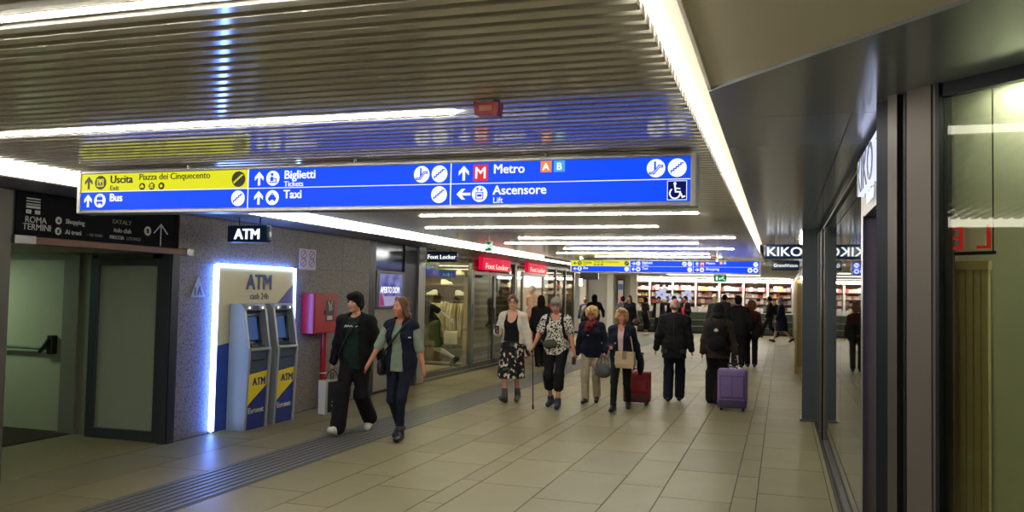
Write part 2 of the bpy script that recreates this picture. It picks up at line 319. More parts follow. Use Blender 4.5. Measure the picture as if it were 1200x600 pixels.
def icon(T, kind, cx, cz, r, y, disc_m, ink, detail=True):
    """round pictogram: a disc with a glyph on it"""
    a, b = y - .003, y - .0005; c, d = y - .005, y - .003
    p = obj('pictogram', disc(cx, cz, r, a, b), disc_m, T); p['label'] = kind + ' pictogram'
    if not detail: return
    def g(me): obj('glyph', me, ink, p)
    if kind == 'stairs':
        st = [(-.62, -.5)]
        for i in range(5): st += [(-.62 + .25 * i, -.30 + .2 * i), (-.37 + .25 * i, -.30 + .2 * i)]
        g(stroke([(cx + u * r, cz + v * r) for u, v in st], .13 * r, c, d))
    elif kind == 'escalator':
        g(stroke([(cx + u * r, cz + v * r) for u, v in [(-.7, -.45), (-.3, -.45), (.3, .3), (.7, .3), (.72, .1), (.38, .1), (-.2, -.62), (-.7, -.62), (-.7, -.45)]], .11 * r, c, d)); g(joinm([disc(cx - .1 * r, cz + .62 * r, .12 * r, c, d, 10), stroke([(cx - .1 * r, cz + .4 * r), (cx - .1 * r, cz - .1 * r)], .2 * r, c, d)]))
    elif kind == 'bus':
        g(joinm([prism(rect(cx, cz + .3 * r, .95 * r, .5 * r), c, d), prism(rect(cx, cz - .25 * r, 1.05 * r, .3 * r), c, d), prism(rect(cx - .35 * r, cz - .5 * r, .2 * r, .2 * r), c, d), prism(rect(cx + .35 * r, cz - .5 * r, .2 * r, .2 * r), c, d), prism(rect(cx, cz + .66 * r, .6 * r, .1 * r), c, d)]))
    elif kind == 'taxi':
        g(joinm([prism([(cx + u * r, cz + v * r) for u, v in [(-.6, -.3), (.6, -.3), (.6, 0), (.42, .1), (.28, .4), (-.28, .4), (-.42, .1), (-.6, 0)]], c, d), prism(rect(cx, cz + .52 * r, .3 * r, .14 * r), c, d), disc(cx - .36 * r, cz - .34 * r, .15 * r, c, d, 10), disc(cx + .36 * r, cz - .34 * r, .15 * r, c, d, 10)]))
    elif kind == 'lift':
        g(joinm([stroke([(cx + u * r, cz + v * r) for u, v in [(-.45, -.62), (.45, -.62), (.45, .15), (-.45, .15), (-.45, -.62)]], .11 * r, c, d), prism(rect(cx, cz - .2 * r, .6 * r, .3 * r), c, d), prism(arrow_pts(cx - .25 * r, cz + .55 * r, .5 * r, 'up'), c, d), prism([(2 * (cx + .25 * r) - x, 2 * (cz + .55 * r) - z) for x, z in arrow_pts(cx + .25 * r, cz + .55 * r, .5 * r, 'up')], c, d)]))
    elif kind == 'ticket':
        g(joinm([disc(cx - .1 * r, cz + .5 * r, .2 * r, c, d, 10), prism([(cx + u * r, cz + v * r) for u, v in [(-.35, -.4), (.1, -.4), (.1, .2), (-.35, .2)]], c, d), stroke([(cx - .5 * r, cz - .55 * r), (cx + .55 * r, cz - .55 * r), (cx + .55 * r, cz - .1 * r), (cx + .2 * r, cz - .1 * r)], .12 * r, c, d)]))
    elif kind == 'exit':
        g(joinm([stroke([(cx + u * r, cz + v * r) for u, v in [(-.2, .45), (-.5, .45), (-.5, -.5), (.5, -.5), (.5, .45), (.2, .45)]], .14 * r, c, d), prism(arrow_pts(cx, cz + .1 * r, .8 * r, 'up'), c, d)]))
    elif kind == 'train':
        g(joinm([prism(rect(cx, cz, .7 * r, 1.0 * r), c, d)]))
    elif kind == 'bag':
        g(joinm([prism(rect(cx, cz - .15 * r, .8 * r, .6 * r), c, d), stroke([(cx - .2 * r, cz + .15 * r), (cx - .2 * r, cz + .45 * r), (cx + .2 * r, cz + .45 * r), (cx + .2 * r, cz + .15 * r)], .1 * r, c, d)]))
    else: g(disc(cx, cz, .45 * r, c, d, 12))
def sign(loc, label, cells, W=4.50, detail=True):
    """double row light box, local origin at the lower left front corner; cells = three columns x (top row, bottom row)"""
    T = thing('wayfinding_sign', label, 'sign', loc)
    D, H = .14, .295
    box('casing', -.012, W + .012, .004, D, 0, H, M_ALU, T, .004)
    for n, (x0, x1, z0, z1) in {'frame_rail': (-.02, W + .02, -.012, .012), 'frame_rail_top': (-.02, W + .02, H - .012, H + .008)}.items(): box(n, x0, x1, -.012, D + .01, z0, z1, M_ALU, T, .003)
    box('end_cap', W, W + .035, -.016, D + .012, -.014, H + .01, mat('end_cap', (200, 198, 190), .35, .4), T, .004); box('end_cap', -.03, 0, -.016, D + .012, -.014, H + .01, mat('end_cap', (200, 198, 190), .35, .4), T, .004)
    for x in (.9, 2.25, 3.6): obj('hanger', tube([(x, D / 2, H), (x, D / 2, H + .06)], .012), M_ALU, T)
    cw = [0, W * .325, W * .663, W]
    for ci, rows in enumerate(cells):
        x0, x1 = cw[ci] + .004, cw[ci + 1] - .004
        for ri, row in enumerate(rows):
            z1 = H - .014 - ri * .1345; z0 = z1 - .130; zc = (z0 + z1) / 2; yel = row.get('yellow'); ink = S_BLK if yel else S_WHT; gl = S_YEL if yel else S_BLUE
            box('light_panel', x0, x1, -.004, .006, z0, z1, gl, T)
            y = -.004; k = row.get('shift', .0)
            obj('arrow', prism(arrow_pts(x0 + .085 + k, zc, .095, row['dir']), y - .003, y), ink, T)['label'] = 'arrow pointing ' + row['dir']
            if row['icon'] == 'metro':
                q = obj('metro_square', prism(rect(x0 + .20 + k, zc, .098, .105), y - .003, y), S_RED, T); lettering(T, 'M', .105, x0 + .20 + k, zc - .036, y - .006, S_WHT, .008, 'CENTER')
            else: icon(T, row['icon'], x0 + .195 + k, zc, .052, y, ink, gl if not yel else S_YEL, detail)
            small = row.get('sub')
            lettering(T, row['text'], .082, x0 + .285 + k, zc - .006, y - .003, ink, .017)
            if small: lettering(T, small, .052, x0 + .285 + k, zc - .059, y - .003, ink)
            if row.get('extra'): 
                lettering(T, row['extra'], .066, x0 + .545 + k, zc + .012, y - .003, ink)
                for q, kd in enumerate(['taxi', 'bus', 'dot']): icon(T, kd, x0 + .575 + k + .085 * q, zc - .035, .026, y, ink, gl, detail)
            if row.get('lines'):
                for q, (ch, cm) in enumerate([('A', S_ORG), ('B', S_CYA)]):
                    obj('line_square', prism(rect(x0 + .63 + .085 * q, zc + .028, .07, .07), y - .003, y), cm, T); lettering(T, ch, .062, x0 + .63 + .085 * q, zc + .006, y - .006, S_WHT, .02, 'CENTER')
            for q, kd in enumerate(row.get('right', [])):
                cx = x1 - .075 - .125 * q
                if kd == 'wheelchair':
                    obj('wheelchair_square', prism(rect(cx, zc, .115, .115), y - .003, y), S_WHT, T); pq = obj('square_field', prism(rect(cx, zc, .108, .108), y - .004, y - .003), S_NAVY, T)
                    arc = [(cx - .012 + .03 * math.cos(a_), zc - .018 + .03 * math.sin(a_)) for a_ in np.linspace(2.3, 6.2, 12)]
                    obj('wheelchair_glyph', joinm([stroke(arc, .008, y - .006, y - .004), disc(cx - .012, zc + .04, .009, y - .006, y - .004, 10), stroke([(cx - .012, zc + .028), (cx - .008, zc - .008), (cx + .018, zc - .01), (cx + .032, zc - .04), (cx + .044, zc - .036)], .009, y - .006, y - .004), stroke([(cx - .01, zc + .012), (cx + .016, zc + .01)], .007, y - .006, y - .004)]), S_WHT, T)
                else: icon(T, kd, cx, zc, .055, y, ink, gl, detail)
    for x in cw[1:3]: box('divider', x - .003, x + .003, -.0055, .006, .012, H - .012, S_WHT, T)
    zc = H - .014 - .1323
    box('divider', 0, W, -.0055, .006, zc - .0025, zc + .0025, S_WHT, T)
    return T
sign((-5.01, 5.0, 2.262), 'big blue and yellow wayfinding light box across the corridor, nearest the camera',
     [[dict(yellow=1, dir='up', icon='exit', text='Uscita', sub='Exit', extra='Piazza dei Cinquecento', right=['stairs'], shift=-.02), dict(dir='up', icon='bus', text='Bus', right=['stairs'], shift=-.02)],
      [dict(dir='up', icon='ticket', text='Biglietti', sub='Tickets', right=['stairs', 'escalator']), dict(dir='up', icon='taxi', text='Taxi', right=['stairs'])],
      [dict(dir='up', icon='metro', text='Metro', lines=1, right=['stairs', 'escalator']), dict(dir='left', icon='lift', text='Ascensore', sub='Lift', right=['wheelchair'])]])
sign((-4.88, 20.0, 2.262), 'smaller looking blue and yellow wayfinding light box farther down the corridor',
     [[dict(yellow=1, dir='left', icon='exit', text='Uscita', sub='Exit', extra='Piazza dei Cinquecento', right=['stairs']), dict(dir='left', icon='bus', text='Bus', right=['stairs'])],
      [dict(dir='right', icon='ticket', text='Biglietti', sub='Tickets', right=['stairs', 'escalator']), dict(dir='left', icon='taxi', text='Taxi', right=['stairs'])],
      [dict(dir='up', icon='metro', text='Metro', lines=1, right=['stairs']), dict(dir='right', icon='bag', text='Shopping', right=['dot', 'bag'])]], 4.40)
# red alarm boxes under the slats
def beacon(loc, label, s=1.):
    T = thing('alarm_beacon', label, 'alarm', loc)
    obj('body', prism([(-.075 * s, -.075 * s), (.075 * s, -.085 * s), (.085 * s, .0), (-.085 * s, .012 * s)], -.05 * s, .05 * s), M_RED, T); box('label_plate', -.045 * s, .045 * s, -.056 * s, -.05 * s, -.055 * s, -.02 * s, mat('alarm_lens', (196, 120, 96), .3), T)
    box('mount', -.06 * s, .06 * s, -.06 * s, .06 * s, 0, .012, M_STEEL, T)
beacon((-1.29, 3.62, ZC - .012), 'red alarm box on the slats at the end of the strip light', .72)
beacon((-1.36, 18.3, ZC - .03), 'small dark red alarm box just in front of the second sign')
t = thing('ceiling_sensor', 'white rod sensor hanging from the slats above the second sign', 'sensor', (-1.15, 16.2, ZC)); obj('rod', tube([(0, 0, 0), (0, 0, -.16)], .014), M_WHITE, t); obj('head', tube([(0, 0, -.16), (0, 0, -.22)], [.02, .03]), M_WHITE, t)
# emergency exit light boxes
G_EX = glow('exit_green', (8, 120, 70), .8); G_EXW = glow('exit_white', (225, 255, 235), 1.0)
def exit_sign(loc, label, w_, h_):
    T = thing('emergency_exit_sign', label, 'sign', loc)
    box('casing', 0, w_, .003, .05, 0, h_, M_WHITE, T, .003); box('green_face', .01, w_ - .01, -.003, .004, .01, h_ - .01, G_EX, T)
    obj('hanger', tube([(w_ / 2, .025, h_), (w_ / 2, .025, h_ + (.1 if h_ < .2 else .165))], .008), M_ALU, T)
    u = h_ - .02
    obj('door_glyph', prism(rect(w_ * .25, h_ / 2, u * .32, u * .62), -.006, -.003), G_EXW, T); c_ = w_ * .68
    if w_ > h_: obj('arrow_glyph', prism(arrow_pts(w_ * .48, h_ / 2, u * .35, 'left'), -.006, -.003), G_EXW, T)
    obj('running_figure_glyph', joinm([disc(c_ + .02, h_ * .74, u * .09, -.006, -.003, 8), stroke([(c_, h_ * .62), (c_ - .02 * u / .14, h_ * .42), (c_ - .07 * u / .14, h_ * .34)], .02, -.006, -.003), stroke([(c_ - .01, h_ * .45), (c_ + .03 * u / .14, h_ * .36), (c_ + .05 * u / .14, h_ * .2)], .02, -.006, -.003), stroke([(c_ - .04, h_ * .62), (c_ + .045, h_ * .56)], .016, -.006, -.003)]), G_EXW, T)
exit_sign((-4.40, 12.3, 2.36), 'small green emergency exit box under the left cove', .12, .15)
exit_sign((-2.1, 28, 2.21), 'green emergency exit sign hanging below the second blue sign', .42, .23)
# blade signs
NAVY = mat('blade_navy', (18, 54, 92), .3, coat=.3)
def blade(loc, body, w_, h_, label, size, ztop, bold=.02, sx=1., m=NAVY):
    T = thing('blade_sign', label, 'sign', loc)
    box('body', 0, w_, 0, .08, 0, h_, m, T, min(.03, h_ * .2), 3)
    lettering(T, body, size, w_ / 2, h_ / 2 - size * .35, -.004, G_WHITE, bold, 'CENTER', sx, ext=.004)
    for x in (w_ * .25, w_ * .75): obj('hanger', tube([(x, .04, h_), (x, .04, ztop - loc[2])], .007), M_DARK, T)
blade((-6.24, 8.4, 2.245), 'ATM', .575, .205, 'navy ATM blade sign with white letters hanging above the cash machines', .17, ZL, .03)
blade((-6.38, 14.6, 2.27), 'Foot Locker', .62, .20, 'navy blade sign in front of the sports shop window', .115, ZL, .006)
blade((-.27, 14.3, 2.36), 'KIKO', .63, .235, 'large navy blade sign with bold white capitals on the right', .205, ZR, .016, 1.15)
blade((-.20, 19.0, 2.32), 'GrandVision', .57, .215, 'smaller navy blade sign below and behind the large one', .098, ZR, .006)
# ------------------------------------------------------------------ directory sign over the passage
T = thing('directory_sign', 'black station directory panel above the side passage', 'sign', (-6.43, 5.70, 2.14), PI / 2)
box('panel', 0, 2.06, 0, .02, 0, .40, mat('directory_black', (12, 13, 20), .75, spec=.15), T, .003)
d_w = mat('directory_grey', (190, 192, 190), .6); d_d = mat('directory_dim', (130, 132, 132), .6)
for z in (.255, .285, .31, .335): box('logo_bar', .10, .25, -.004, 0, z, z + (.012 if z > .28 else .022), d_w, T)
for x in (.10, .195): box('logo_block', x, x + .055, -.004, 0, .205, .24, d_w, T)
lettering(T, 'ROMA', .082, .09, .125, -.003, d_w); lettering(T, 'TERMINI', .082, .07, .06, -.003, d_w)
icon(T, 'bag', .46, .17, .035, 0, d_w, S_BLK); icon(T, 'train', .46, .07, .035, 0, d_w, S_BLK)
lettering(T, 'Shopping', .062, .54, .15, -.003, d_w, .012); lettering(T, 'Ai treni', .062, .54, .05, -.003, d_w, .015); lettering(T, '- to train', .055, .80, .05, -.003, d_d)
lettering(T, 'EATALY', .062, 1.12, .20, -.003, d_d, 0, sx=1.2); lettering(T, 'italo club', .066, 1.14, .115, -.003, d_w); lettering(T, 'FRECCIA', .05, 1.09, .045, -.003, d_w, .015); lettering(T, 'LOUNGE', .05, 1.32, .045, -.003, d_d)
icon(T, 'train', 1.62, .16, .05, 0, d_w, S_BLK); obj('arrow', joinm([stroke([(1.82, .02), (1.82, .24)], .014, -.004, 0), stroke([(1.72, .15), (1.82, .245), (1.92, .15)], .014, -.004, 0)]), d_w, T)
# ------------------------------------------------------------------ cash machines with the lit back panel
PB = mat('panel_cream', (214, 204, 164), .4); PBL = mat('panel_blue', (38, 70, 160), .4); PY = mat('atm_yellow', (226, 200, 30), .4); PDB = mat('atm_blue', (16, 44, 128), .35); ATMG = mat('atm_grey', (150, 156, 164), .4, .2); ATMD = mat('atm_slate', (52, 66, 96), .35)
G_ATM = glow('atm_led', (170, 202, 255), 9.0)
T = thing('cash_machine_surround', 'cream and blue panel with a glowing white frame behind the cash machines', 'panel', (-6.396, 8.40, 0), PI / 2)
W_, H_ = 1.66, 1.985
box('panel', 0, W_, -.04, 0, 0, H_, PB, T)
obj('blue_field', prism([(.02, .01), (W_ - .02, .01), (W_ - .02, 1.62), (.72, 1.10), (.02, 1.02)], -.043, -.04), PBL, T); obj('blue_wedge', prism([(.95, 1.30), (W_ - .02, 1.05), (W_ - .02, 1.78)], -.046, -.043), mat('panel_indigo', (70, 72, 150), .4), T)
lettering(T, 'ATM', .27, .58, 1.70, -.045, mat('panel_ink', (44, 70, 128), .5), .03); lettering(T, 'cash 24h', .115, .66, 1.575, -.045, mat('panel_ink', (44, 70, 128), .5))
box('led_bar', -.015, .02, -.06, -.005, 0.03, H_, G_ATM, T); box('led_bar', .02, W_ - .015, -.06, -.005, H_ - .025, H_ + .01, G_ATM, T); box('led_bar', W_ - .015, W_ + .02, -.06, -.005, .85, H_ + .01, G_ATM, T)
G_HB = glow('added_atm_halo', (70, 120, 255), 55.0)
box('added_halo_strip', -.022, -.017, -.055, -.03, .03, H_, G_HB, T); box('added_halo_strip', W_ + .022, W_ + .027, -.055, -.03, .9, H_, G_HB, T); box('added_halo_strip', .02, W_ - .02, -.03, -.012, H_ + .012, H_ + .017, G_HB, T)  # added blue strips throwing the frame's glow onto the wall
def atm(y0, label):
    T = thing('cash_machine', label, 'cash machine', (-6.346, y0, 0), PI / 2); w2 = .47
    prof = [(0, 0), (.23, 0), (.265, .96), (.25, .985), (.17, 1.02), (.12, 1.40), (.15, 1.47), (.10, 1.50), (0, 1.50)]     # (depth, height)
    def side(x0, x1, pr): n = len(pr); return pyd([(x0, -d, z) for d, z in pr] + [(x1, -d, z) for d, z in pr], [list(range(n)), list(range(2 * n - 1, n - 1, -1))] + [[i, i + n, (i + 1) % n + n, (i + 1) % n] for i in range(n)])
    cheek = [(0, 0), (.25, 0), (.29, .96), (.275, 1.0), (.20, 1.46), (.15, 1.52), (0, 1.52)]
    obj('side_panel', side(0, .04, cheek), ATMG, T); obj('side_panel', side(w2 - .04, w2, cheek), ATMG, T)
    obj('body', side(.04, w2 - .04, prof), ATMD, T); box('visor', .035, w2 - .035, -.205, -.05, 1.44, 1.525, ATMG, T, .02, 2)
    for x in (.10, w2 - .10): obj('visor_lamp', disc(x, 1.475, .014, -.21, -.203, 10), glow('atm_lamp', (255, 255, 255), 2), T)
    box('camera_window', w2 / 2 - .06, w2 / 2 + .06, -.209, -.203, 1.455, 1.5, PDB, T)
    s_ = obj('screen', pyd([(.09, -.182, 1.08), (w2 - .13, -.182, 1.08), (w2 - .13, -.138, 1.36), (.09, -.138, 1.36)], [[0, 1, 2, 3]]), glow('atm_screen', (58, 92, 150), .55), T)
    obj('screen_frame', stroke([(.08, 1.07), (w2 - .12, 1.07), (w2 - .12, 1.37), (.08, 1.37), (.08, 1.07)], .012, -.165, -.14), M_DARK, T)
    k_ = box('keypad', .10, .23, -.255, -.17, 1.0, 1.025, M_STEEL, T, .004)
    for i in range(3):
        for j in range(4): box('key', .11 + .037 * i, .138 + .037 * i, -.245 + .018 * j, -.232 + .018 * j, 1.022, 1.031, M_DARK, k_)
    box('card_slot', w2 - .17, w2 - .08, -.20, -.165, 1.04, 1.08, M_BLACK, T, .006); box('ledge', .03, w2 - .03, -.30, -.2, .955, .99, ATMG, T, .01, 2)
    box('cash_slot', .12, w2 - .12, -.272, -.25, .83, .85, M_BLACK, T)
    fz = lambda z: -(.23 + .035 * z / .96) - .003
    def fp(pts): return pyd([(x, fz(z), z) for x, z in pts], [list(range(len(pts)))])
    obj('blue_field', fp([(.04, .01), (w2 - .04, .01), (w2 - .04, .62), (.04, .60)]), PDB, T)
    o_ = obj('yellow_field', fp([(.041, .28), (.16, .36), (w2 - .041, .52), (w2 - .041, .70), (.041, .67)]), PY, T); o_.location.y = -.001
    q = lettering(T, 'ATM', .128, .14, .535, fz(.55) - .004, PDB, .03); q = lettering(T, 'Euronet', .098, .075, .20, fz(.2) - .006, M_WHITE, .008)
atm(8.66, 'left cash machine of the two, nearer the glowing frame'); atm(9.27, 'right cash machine of the two, nearer the red cabinet')
# triangular door notice, posters
T = thing('warning_sign', 'pale triangular warning sign left of the glowing frame', 'sign', (-6.398, 8.12, 1.60), PI / 2)
obj('plate', prism([(-.13, 0), (.13, 0), (0, .25)], -.008, 0), mat('plate_pale', (150, 170, 200), .4), T); obj('figures', joinm([stroke([(-.05, .03), (-.05, .08)], .025, -.011, -.008), stroke([(0, .03), (.02, .1)], .02, -.011, -.008), stroke([(.06, .03), (.03, .09)], .02, -.011, -.008), disc(-.05, .1, .014, -.011, -.008, 8), disc(.03, .115, .013, -.011, -.008, 8)]), mat('plate_ink', (60, 80, 120), .5), T)
T = thing('wall_notice', 'small purple pictogram notice on the granite above the red cabinet', 'notice', (-6.398, 10.23, 1.99), PI / 2)
box('sheet', 0, .44, -.006, 0, 0, .29, mat('notice_sheet', (176, 166, 186), .4), T)
for i in range(2):
    for j, z in enumerate((.19, .08)): obj('prohibition_ring', joinm([stroke([(.11 + .22 * i + .07 * math.cos(a_), z + .02 + .055 * math.sin(a_)) for a_ in np.linspace(0, 2 * PI, 13)], .012, -.008, -.006), stroke([(.07 + .22 * i, z - .01), (.15 + .22 * i, z + .05)], .012, -.008, -.006)]), mat('notice_ink', (120, 60, 130), .5), T)
# red hose cabinet on its pipe
T = thing('fire_hose_cabinet', 'red fire hose cabinet mounted on a red pipe beside the cash machines', 'fire cabinet', (-6.396, 10.34, 0), PI / 2)
box('cabinet', 0, .64, -.20, 0, 1.09, 1.66, M_RED, T, .012, 2); box('door', .015, .625, -.208, -.2, 1.105, 1.645, M_RED, T, .004)
box('instruction_plate', .30, .53, -.212, -.208, 1.26, 1.56, mat('plate_dark', (24, 26, 36), .4), T); box('plate_sticker', .33, .48, -.214, -.212, 1.28, 1.34, mat('sticker', (200, 170, 170), .5), T); obj('handle', tube([(.25, -.225, 1.36), (.25, -.225, 1.42)], .012), M_BLACK, T)
obj('plate_mark', joinm([stroke([(.37, 1.53), (.40, 1.48), (.40, 1.42)], .025, -.214, -.212), stroke([(.46, 1.54), (.44, 1.48), (.45, 1.43)], .02, -.214, -.212)]), d_w, T)
obj('pipe', tube([(.50, -.07, 0), (.50, -.07, 1.1)], .045, 12), M_RED, T); obj('pipe_collar', tube([(.50, -.07, .50), (.50, -.07, .515)], .05, 12), M_WHITE, T)
# ------------------------------------------------------------------ left: clad bay with the screen, then the sports shop front
m_bay = mat('bay_metal', (74, 72, 70), .35, .4, noise=.04)
wb = sbox('wall_left_bay', -6.9, -6.50, 12.35, 14.35, 0, 2.6, m_bay, 'dark metal clad bay holding the advertising screen')
box('upright', -6.5, -6.40, 12.35, 12.55, 0, 2.54, M_DARK, wb); box('upright', -6.5, -6.42, 12.55, 12.62, 0, 2.54, m_bay, wb); box('glazed_top', -6.49, -6.47, 12.66, 13.95, 2.08, 2.52, mat('bay_glass', (70, 78, 88), .12, .3), wb)
box('lower_panel', -6.49, -6.46, 12.62, 13.75, .03, 1.40, mat('bay_lower', (140, 136, 128), .4, .2), wb); box('upright', -6.5, -6.44, 13.78, 14.30, 0, 2.54, M_DARK, wb)
sbox('trim_4', -6.9, -6.40, 14.32, 14.62, 0, 2.54, mat('post_pale', (158, 156, 148), .35, .5), 'pale aluminium post at the corner of the sports shop')
T = thing('advertising_screen', 'lit purple advertising screen in the clad bay', 'screen', (-6.47, 12.66, 1.40), PI / 2)
box('bezel', 0, 1.10, -.05, 0, 0, .66, m_bay, T, .01); 
def screen_mat():
    m = mat('screen_image', (110, 110, 220), .3, emit=.55); nt = m.node_tree; b = nt.nodes['Principled BSDF']
    n = nt.nodes.new('ShaderNodeTexNoise'); n.inputs['Scale'].default_value = 4; tc = nt.nodes.new('ShaderNodeTexCoord'); nt.links.new(tc.outputs['Object'], n.inputs['Vector'])
    r = nt.nodes.new('ShaderNodeValToRGB'); e = r.color_ramp.elements; e[0].position = .35; e[0].color = (*lin((60, 62, 170)), 1); e[1].position = .65; e[1].color = (*lin((170, 176, 240)), 1)
    nt.links.new(n.outputs['Fac'], r.inputs[0]); nt.links.new(r.outputs[0], b.inputs['Emission Color']); return m
s_ = box('display', .10, .98, -.054, -.05, .05, .60, screen_mat(), T); obj('display_wedge', prism([(.11, .06), (.30, .06), (.14, .34)], -.056, -.054), glow('screen_pink', (200, 60, 130), .5), T); obj('display_wedge', prism([(.30, .06), (.97, .06), (.97, .22), (.24, .22)], -.056, -.054), glow('screen_pale', (190, 180, 220), .6), T)
lettering(T, 'APERTO DOM', .155, .13, .275, -.058, G_WHITE, 0, sx=.75)
# glazed shop front at x = XF
m_fr = mat('shop_frame', (112, 112, 106), .35, .6); GL = glass('clear_glass', (228, 236, 228)); m_brick_a = [mat('brick_%d' % i, c, .85, bump=.4, noise=.15) for i, c in enumerate([(170, 138, 94), (146, 116, 80), (188, 156, 112), (128, 102, 72)])]
sf = sbox('window_1', XF - .03, XF + .03, 14.62, 14.70, 0, 2.5, m_fr, 'aluminium framed glass front of the sports shop')
def bar(y0, y1, z0, z1, d=.03, m=m_fr, n='frame_bar'): box(n, XF - d, XF + d, y0, y1, z0, z1, m, sf)
bar(14.70, 17.78, 0, .09); bar(14.62, 27.7, 2.46, 2.54); bar(17.74, 17.90, 0, 2.46, .045)
for y0, y1, z0, z1 in [(14.70, 16.18, .09, 2.46), (16.20, 17.74, .09, 2.46)]: box('pane', XF - .005, XF + .005, y0, y1, z0, z1, GL, sf)
bar(17.90, 21.0, 2.12, 2.20); 
for a in (17.90, 19.42): 
    for y0 in (a, a + 1.44): bar(y0, y0 + .08, 0, 2.12, .03)
    bar(a, a + 1.52, 0, .11); box('pane', XF - .005, XF + .005, a + .08, a + 1.44, .11, 2.12, GL, sf)
bar(20.95, 21.15, 0, 2.46, .05); bar(21.15, 21.75, 0, .1); box('pane', XF - .005, XF + .005, 21.2, 21.72, .1, 2.2, GL, sf); bar(21.72, 21.80, 0, 2.3); bar(23.8, 23.95, 0, 2.46); bar(21.8, 23.8, 2.2, 2.28)
for y0, y1 in [(23.95, 25.2), (25.3, 26.4), (26.5, 27.6)]: box('pane', XF - .005, XF + .005, y0, y1, .1, 2.4, GL, sf); bar(y1, y1 + .10, 0, 2.5, .04)
obj('door_pull', tube([(XF + .06, 19.30, .95), (XF + .06, 19.30, 1.35)], .014), M_DARK, sf)
box('handle_plate', XF + .03, XF + .05, 17.80, 17.86, 1.15, 1.45, M_DARK, sf)
sbox('wall_shop_fascia', XF - .25, XF - .04, 14.62, 27.8, 2.46, 2.62, mat('fascia_dark', (58, 54, 52), .5))
sbox('wall_shop_back', -10.2, -10.1, 14.35, 27.8, 0, 2.62, mat('shop_back_wall', (150, 136, 108), .8)); sbox('wall_shop_side', -10.1, -6.9, 14.25, 14.35, 0, 2.62, mat('shop_side_wall', (160, 142, 110), .8)); sbox('wall_shop_far', -10.1, XF - .05, 27.7, 27.8, 0, 2.62, mat('shop_side_wall', (160, 142, 110), .8))
sbox('ceiling_shop', -10.2, -6.72, 14.3, 27.8, 2.62, 2.7, mat('shop_ceiling', (120, 114, 104), .8))
for i, (x, y) in enumerate([(-7.5, 15.4), (-7.3, 16.6), (-7.9, 18.6), (-7.5, 20.4), (-7.2, 22.6), (-7.3, 24.2), (-7.5, 26.4)]):
    t = thing('shop_downlight', 'warm ceiling downlight inside the sports shop', 'light', (x, y, 2.62), 0, 'downlights inside the sports shop'); obj('lens', tube([(0, 0, -.02), (0, 0, 0)], .16, 16), glow('shop_warm', (255, 232, 190), 190 if i in (4, 5) else 170), t); obj('ring', tube([(0, 0, -.012), (0, 0, 0)], .19, 16), M_DARK, t)
# brick piers behind the closed doors, brick by brick
def brick_pier(y0, y1, x, label):
    T = thing('brick_pier', label, 'pier', (x, y0, 0)); W_ = y1 - y0; bmesh_ = boxm(0, .03, .006, .234, .005, .07); half = boxm(0, .03, .006, .114, .005, .07)
    box('mortar', -.1, .012, 0, W_, 0, 2.46, mat('mortar', (150, 132, 102), .9), T); r = 0
    while r * .075 < 2.40:
        y = 0; first = r % 2
        while y < W_ - .1:
            me = half if (first or y + .24 > W_) else bmesh_; L = .12 if me is half else .24; first = 0
            k = (r * 7 + int(y * 50) * 3) % 4; key = (id(me), k)
            if key not in bcache: q = me.copy(); q.materials.append(m_brick_a[k]); bcache[key] = q
            obj('brick', bcache[key], None, T, (random.uniform(-.004, .004), y, r * .075)); y += L
        r += 1
bcache = {}
brick_pier(17.95, 19.35, -6.80, 'tan brick pier behind the left glass shop door'); brick_pier(19.47, 20.9, -6.80, 'tan brick pier behind the right glass shop door')
brick_pier(25.4, 26.4, -7.0, 'tan brick pier deep behind the farther shop glass')
# lit red box signs over the doors
def red_sign(y0, y1, z0, z1, body, label):
    T = thing('shop_sign', label, 'sign', (XF + .10, y0, z0), PI / 2); W_ = y1 - y0; H_ = z1 - z0
    n = 2; 
    for i in range(n): box('light_box', W_ * i / n + .01, W_ * (i + 1) / n - .01, -.05, .05, 0, H_, glow('shop_red', (225, 10, 62), .95), T, .006)
    lettering(T, body, H_ * .62, W_ / 2, H_ * .12, -.056, glow('shop_red_text', (255, 214, 200), 1.2), .006, 'CENTER', W_ / (H_ * .62 * 6.2))
    box('bracket', W_ / 2 - .2, W_ / 2 + .2, .0, .05, H_, H_ + .03, M_DARK, T)
red_sign(18.15, 20.25, 2.24, 2.53, 'Foot Locker', 'lit red shop sign above the closed glass doors')
red_sign(21.8, 23.7, 2.28, 2.56, 'Foot Locker', 'lit red shop sign above the open entrance farther on')
# blue banner inside the window
T = thing('banner_strip', 'blue and yellow lit banner along the top of the sports shop window', 'banner', (-7.0, 14.8, 2.05), PI / 2)
box('blue_band', 0, 2.9, 0, .02, 0, .13, glow('banner_blue', (50, 60, 190), .6), T); box('yellow_band', .9, 2.9, .0, .02, .13, .22, glow('banner_yellow', (150, 160, 40), .5), T); box('blue_block', 0, .9, 0, .02, .13, .26, glow('banner_blue2', (40, 60, 150), .6), T); [obj('hanger', tube([(x, .01, .2), (x, .01, .57)], .006, 6), M_STEEL, T) for x in (.4, 2.5)]; lettering(T, 'MEN', .14, 1.55, .015, -.005, glow('banner_text', (140, 130, 220), .8), .02); lettering(T, '0 7 0', .11, .1, .03, -.005, G_WHITE, .02)
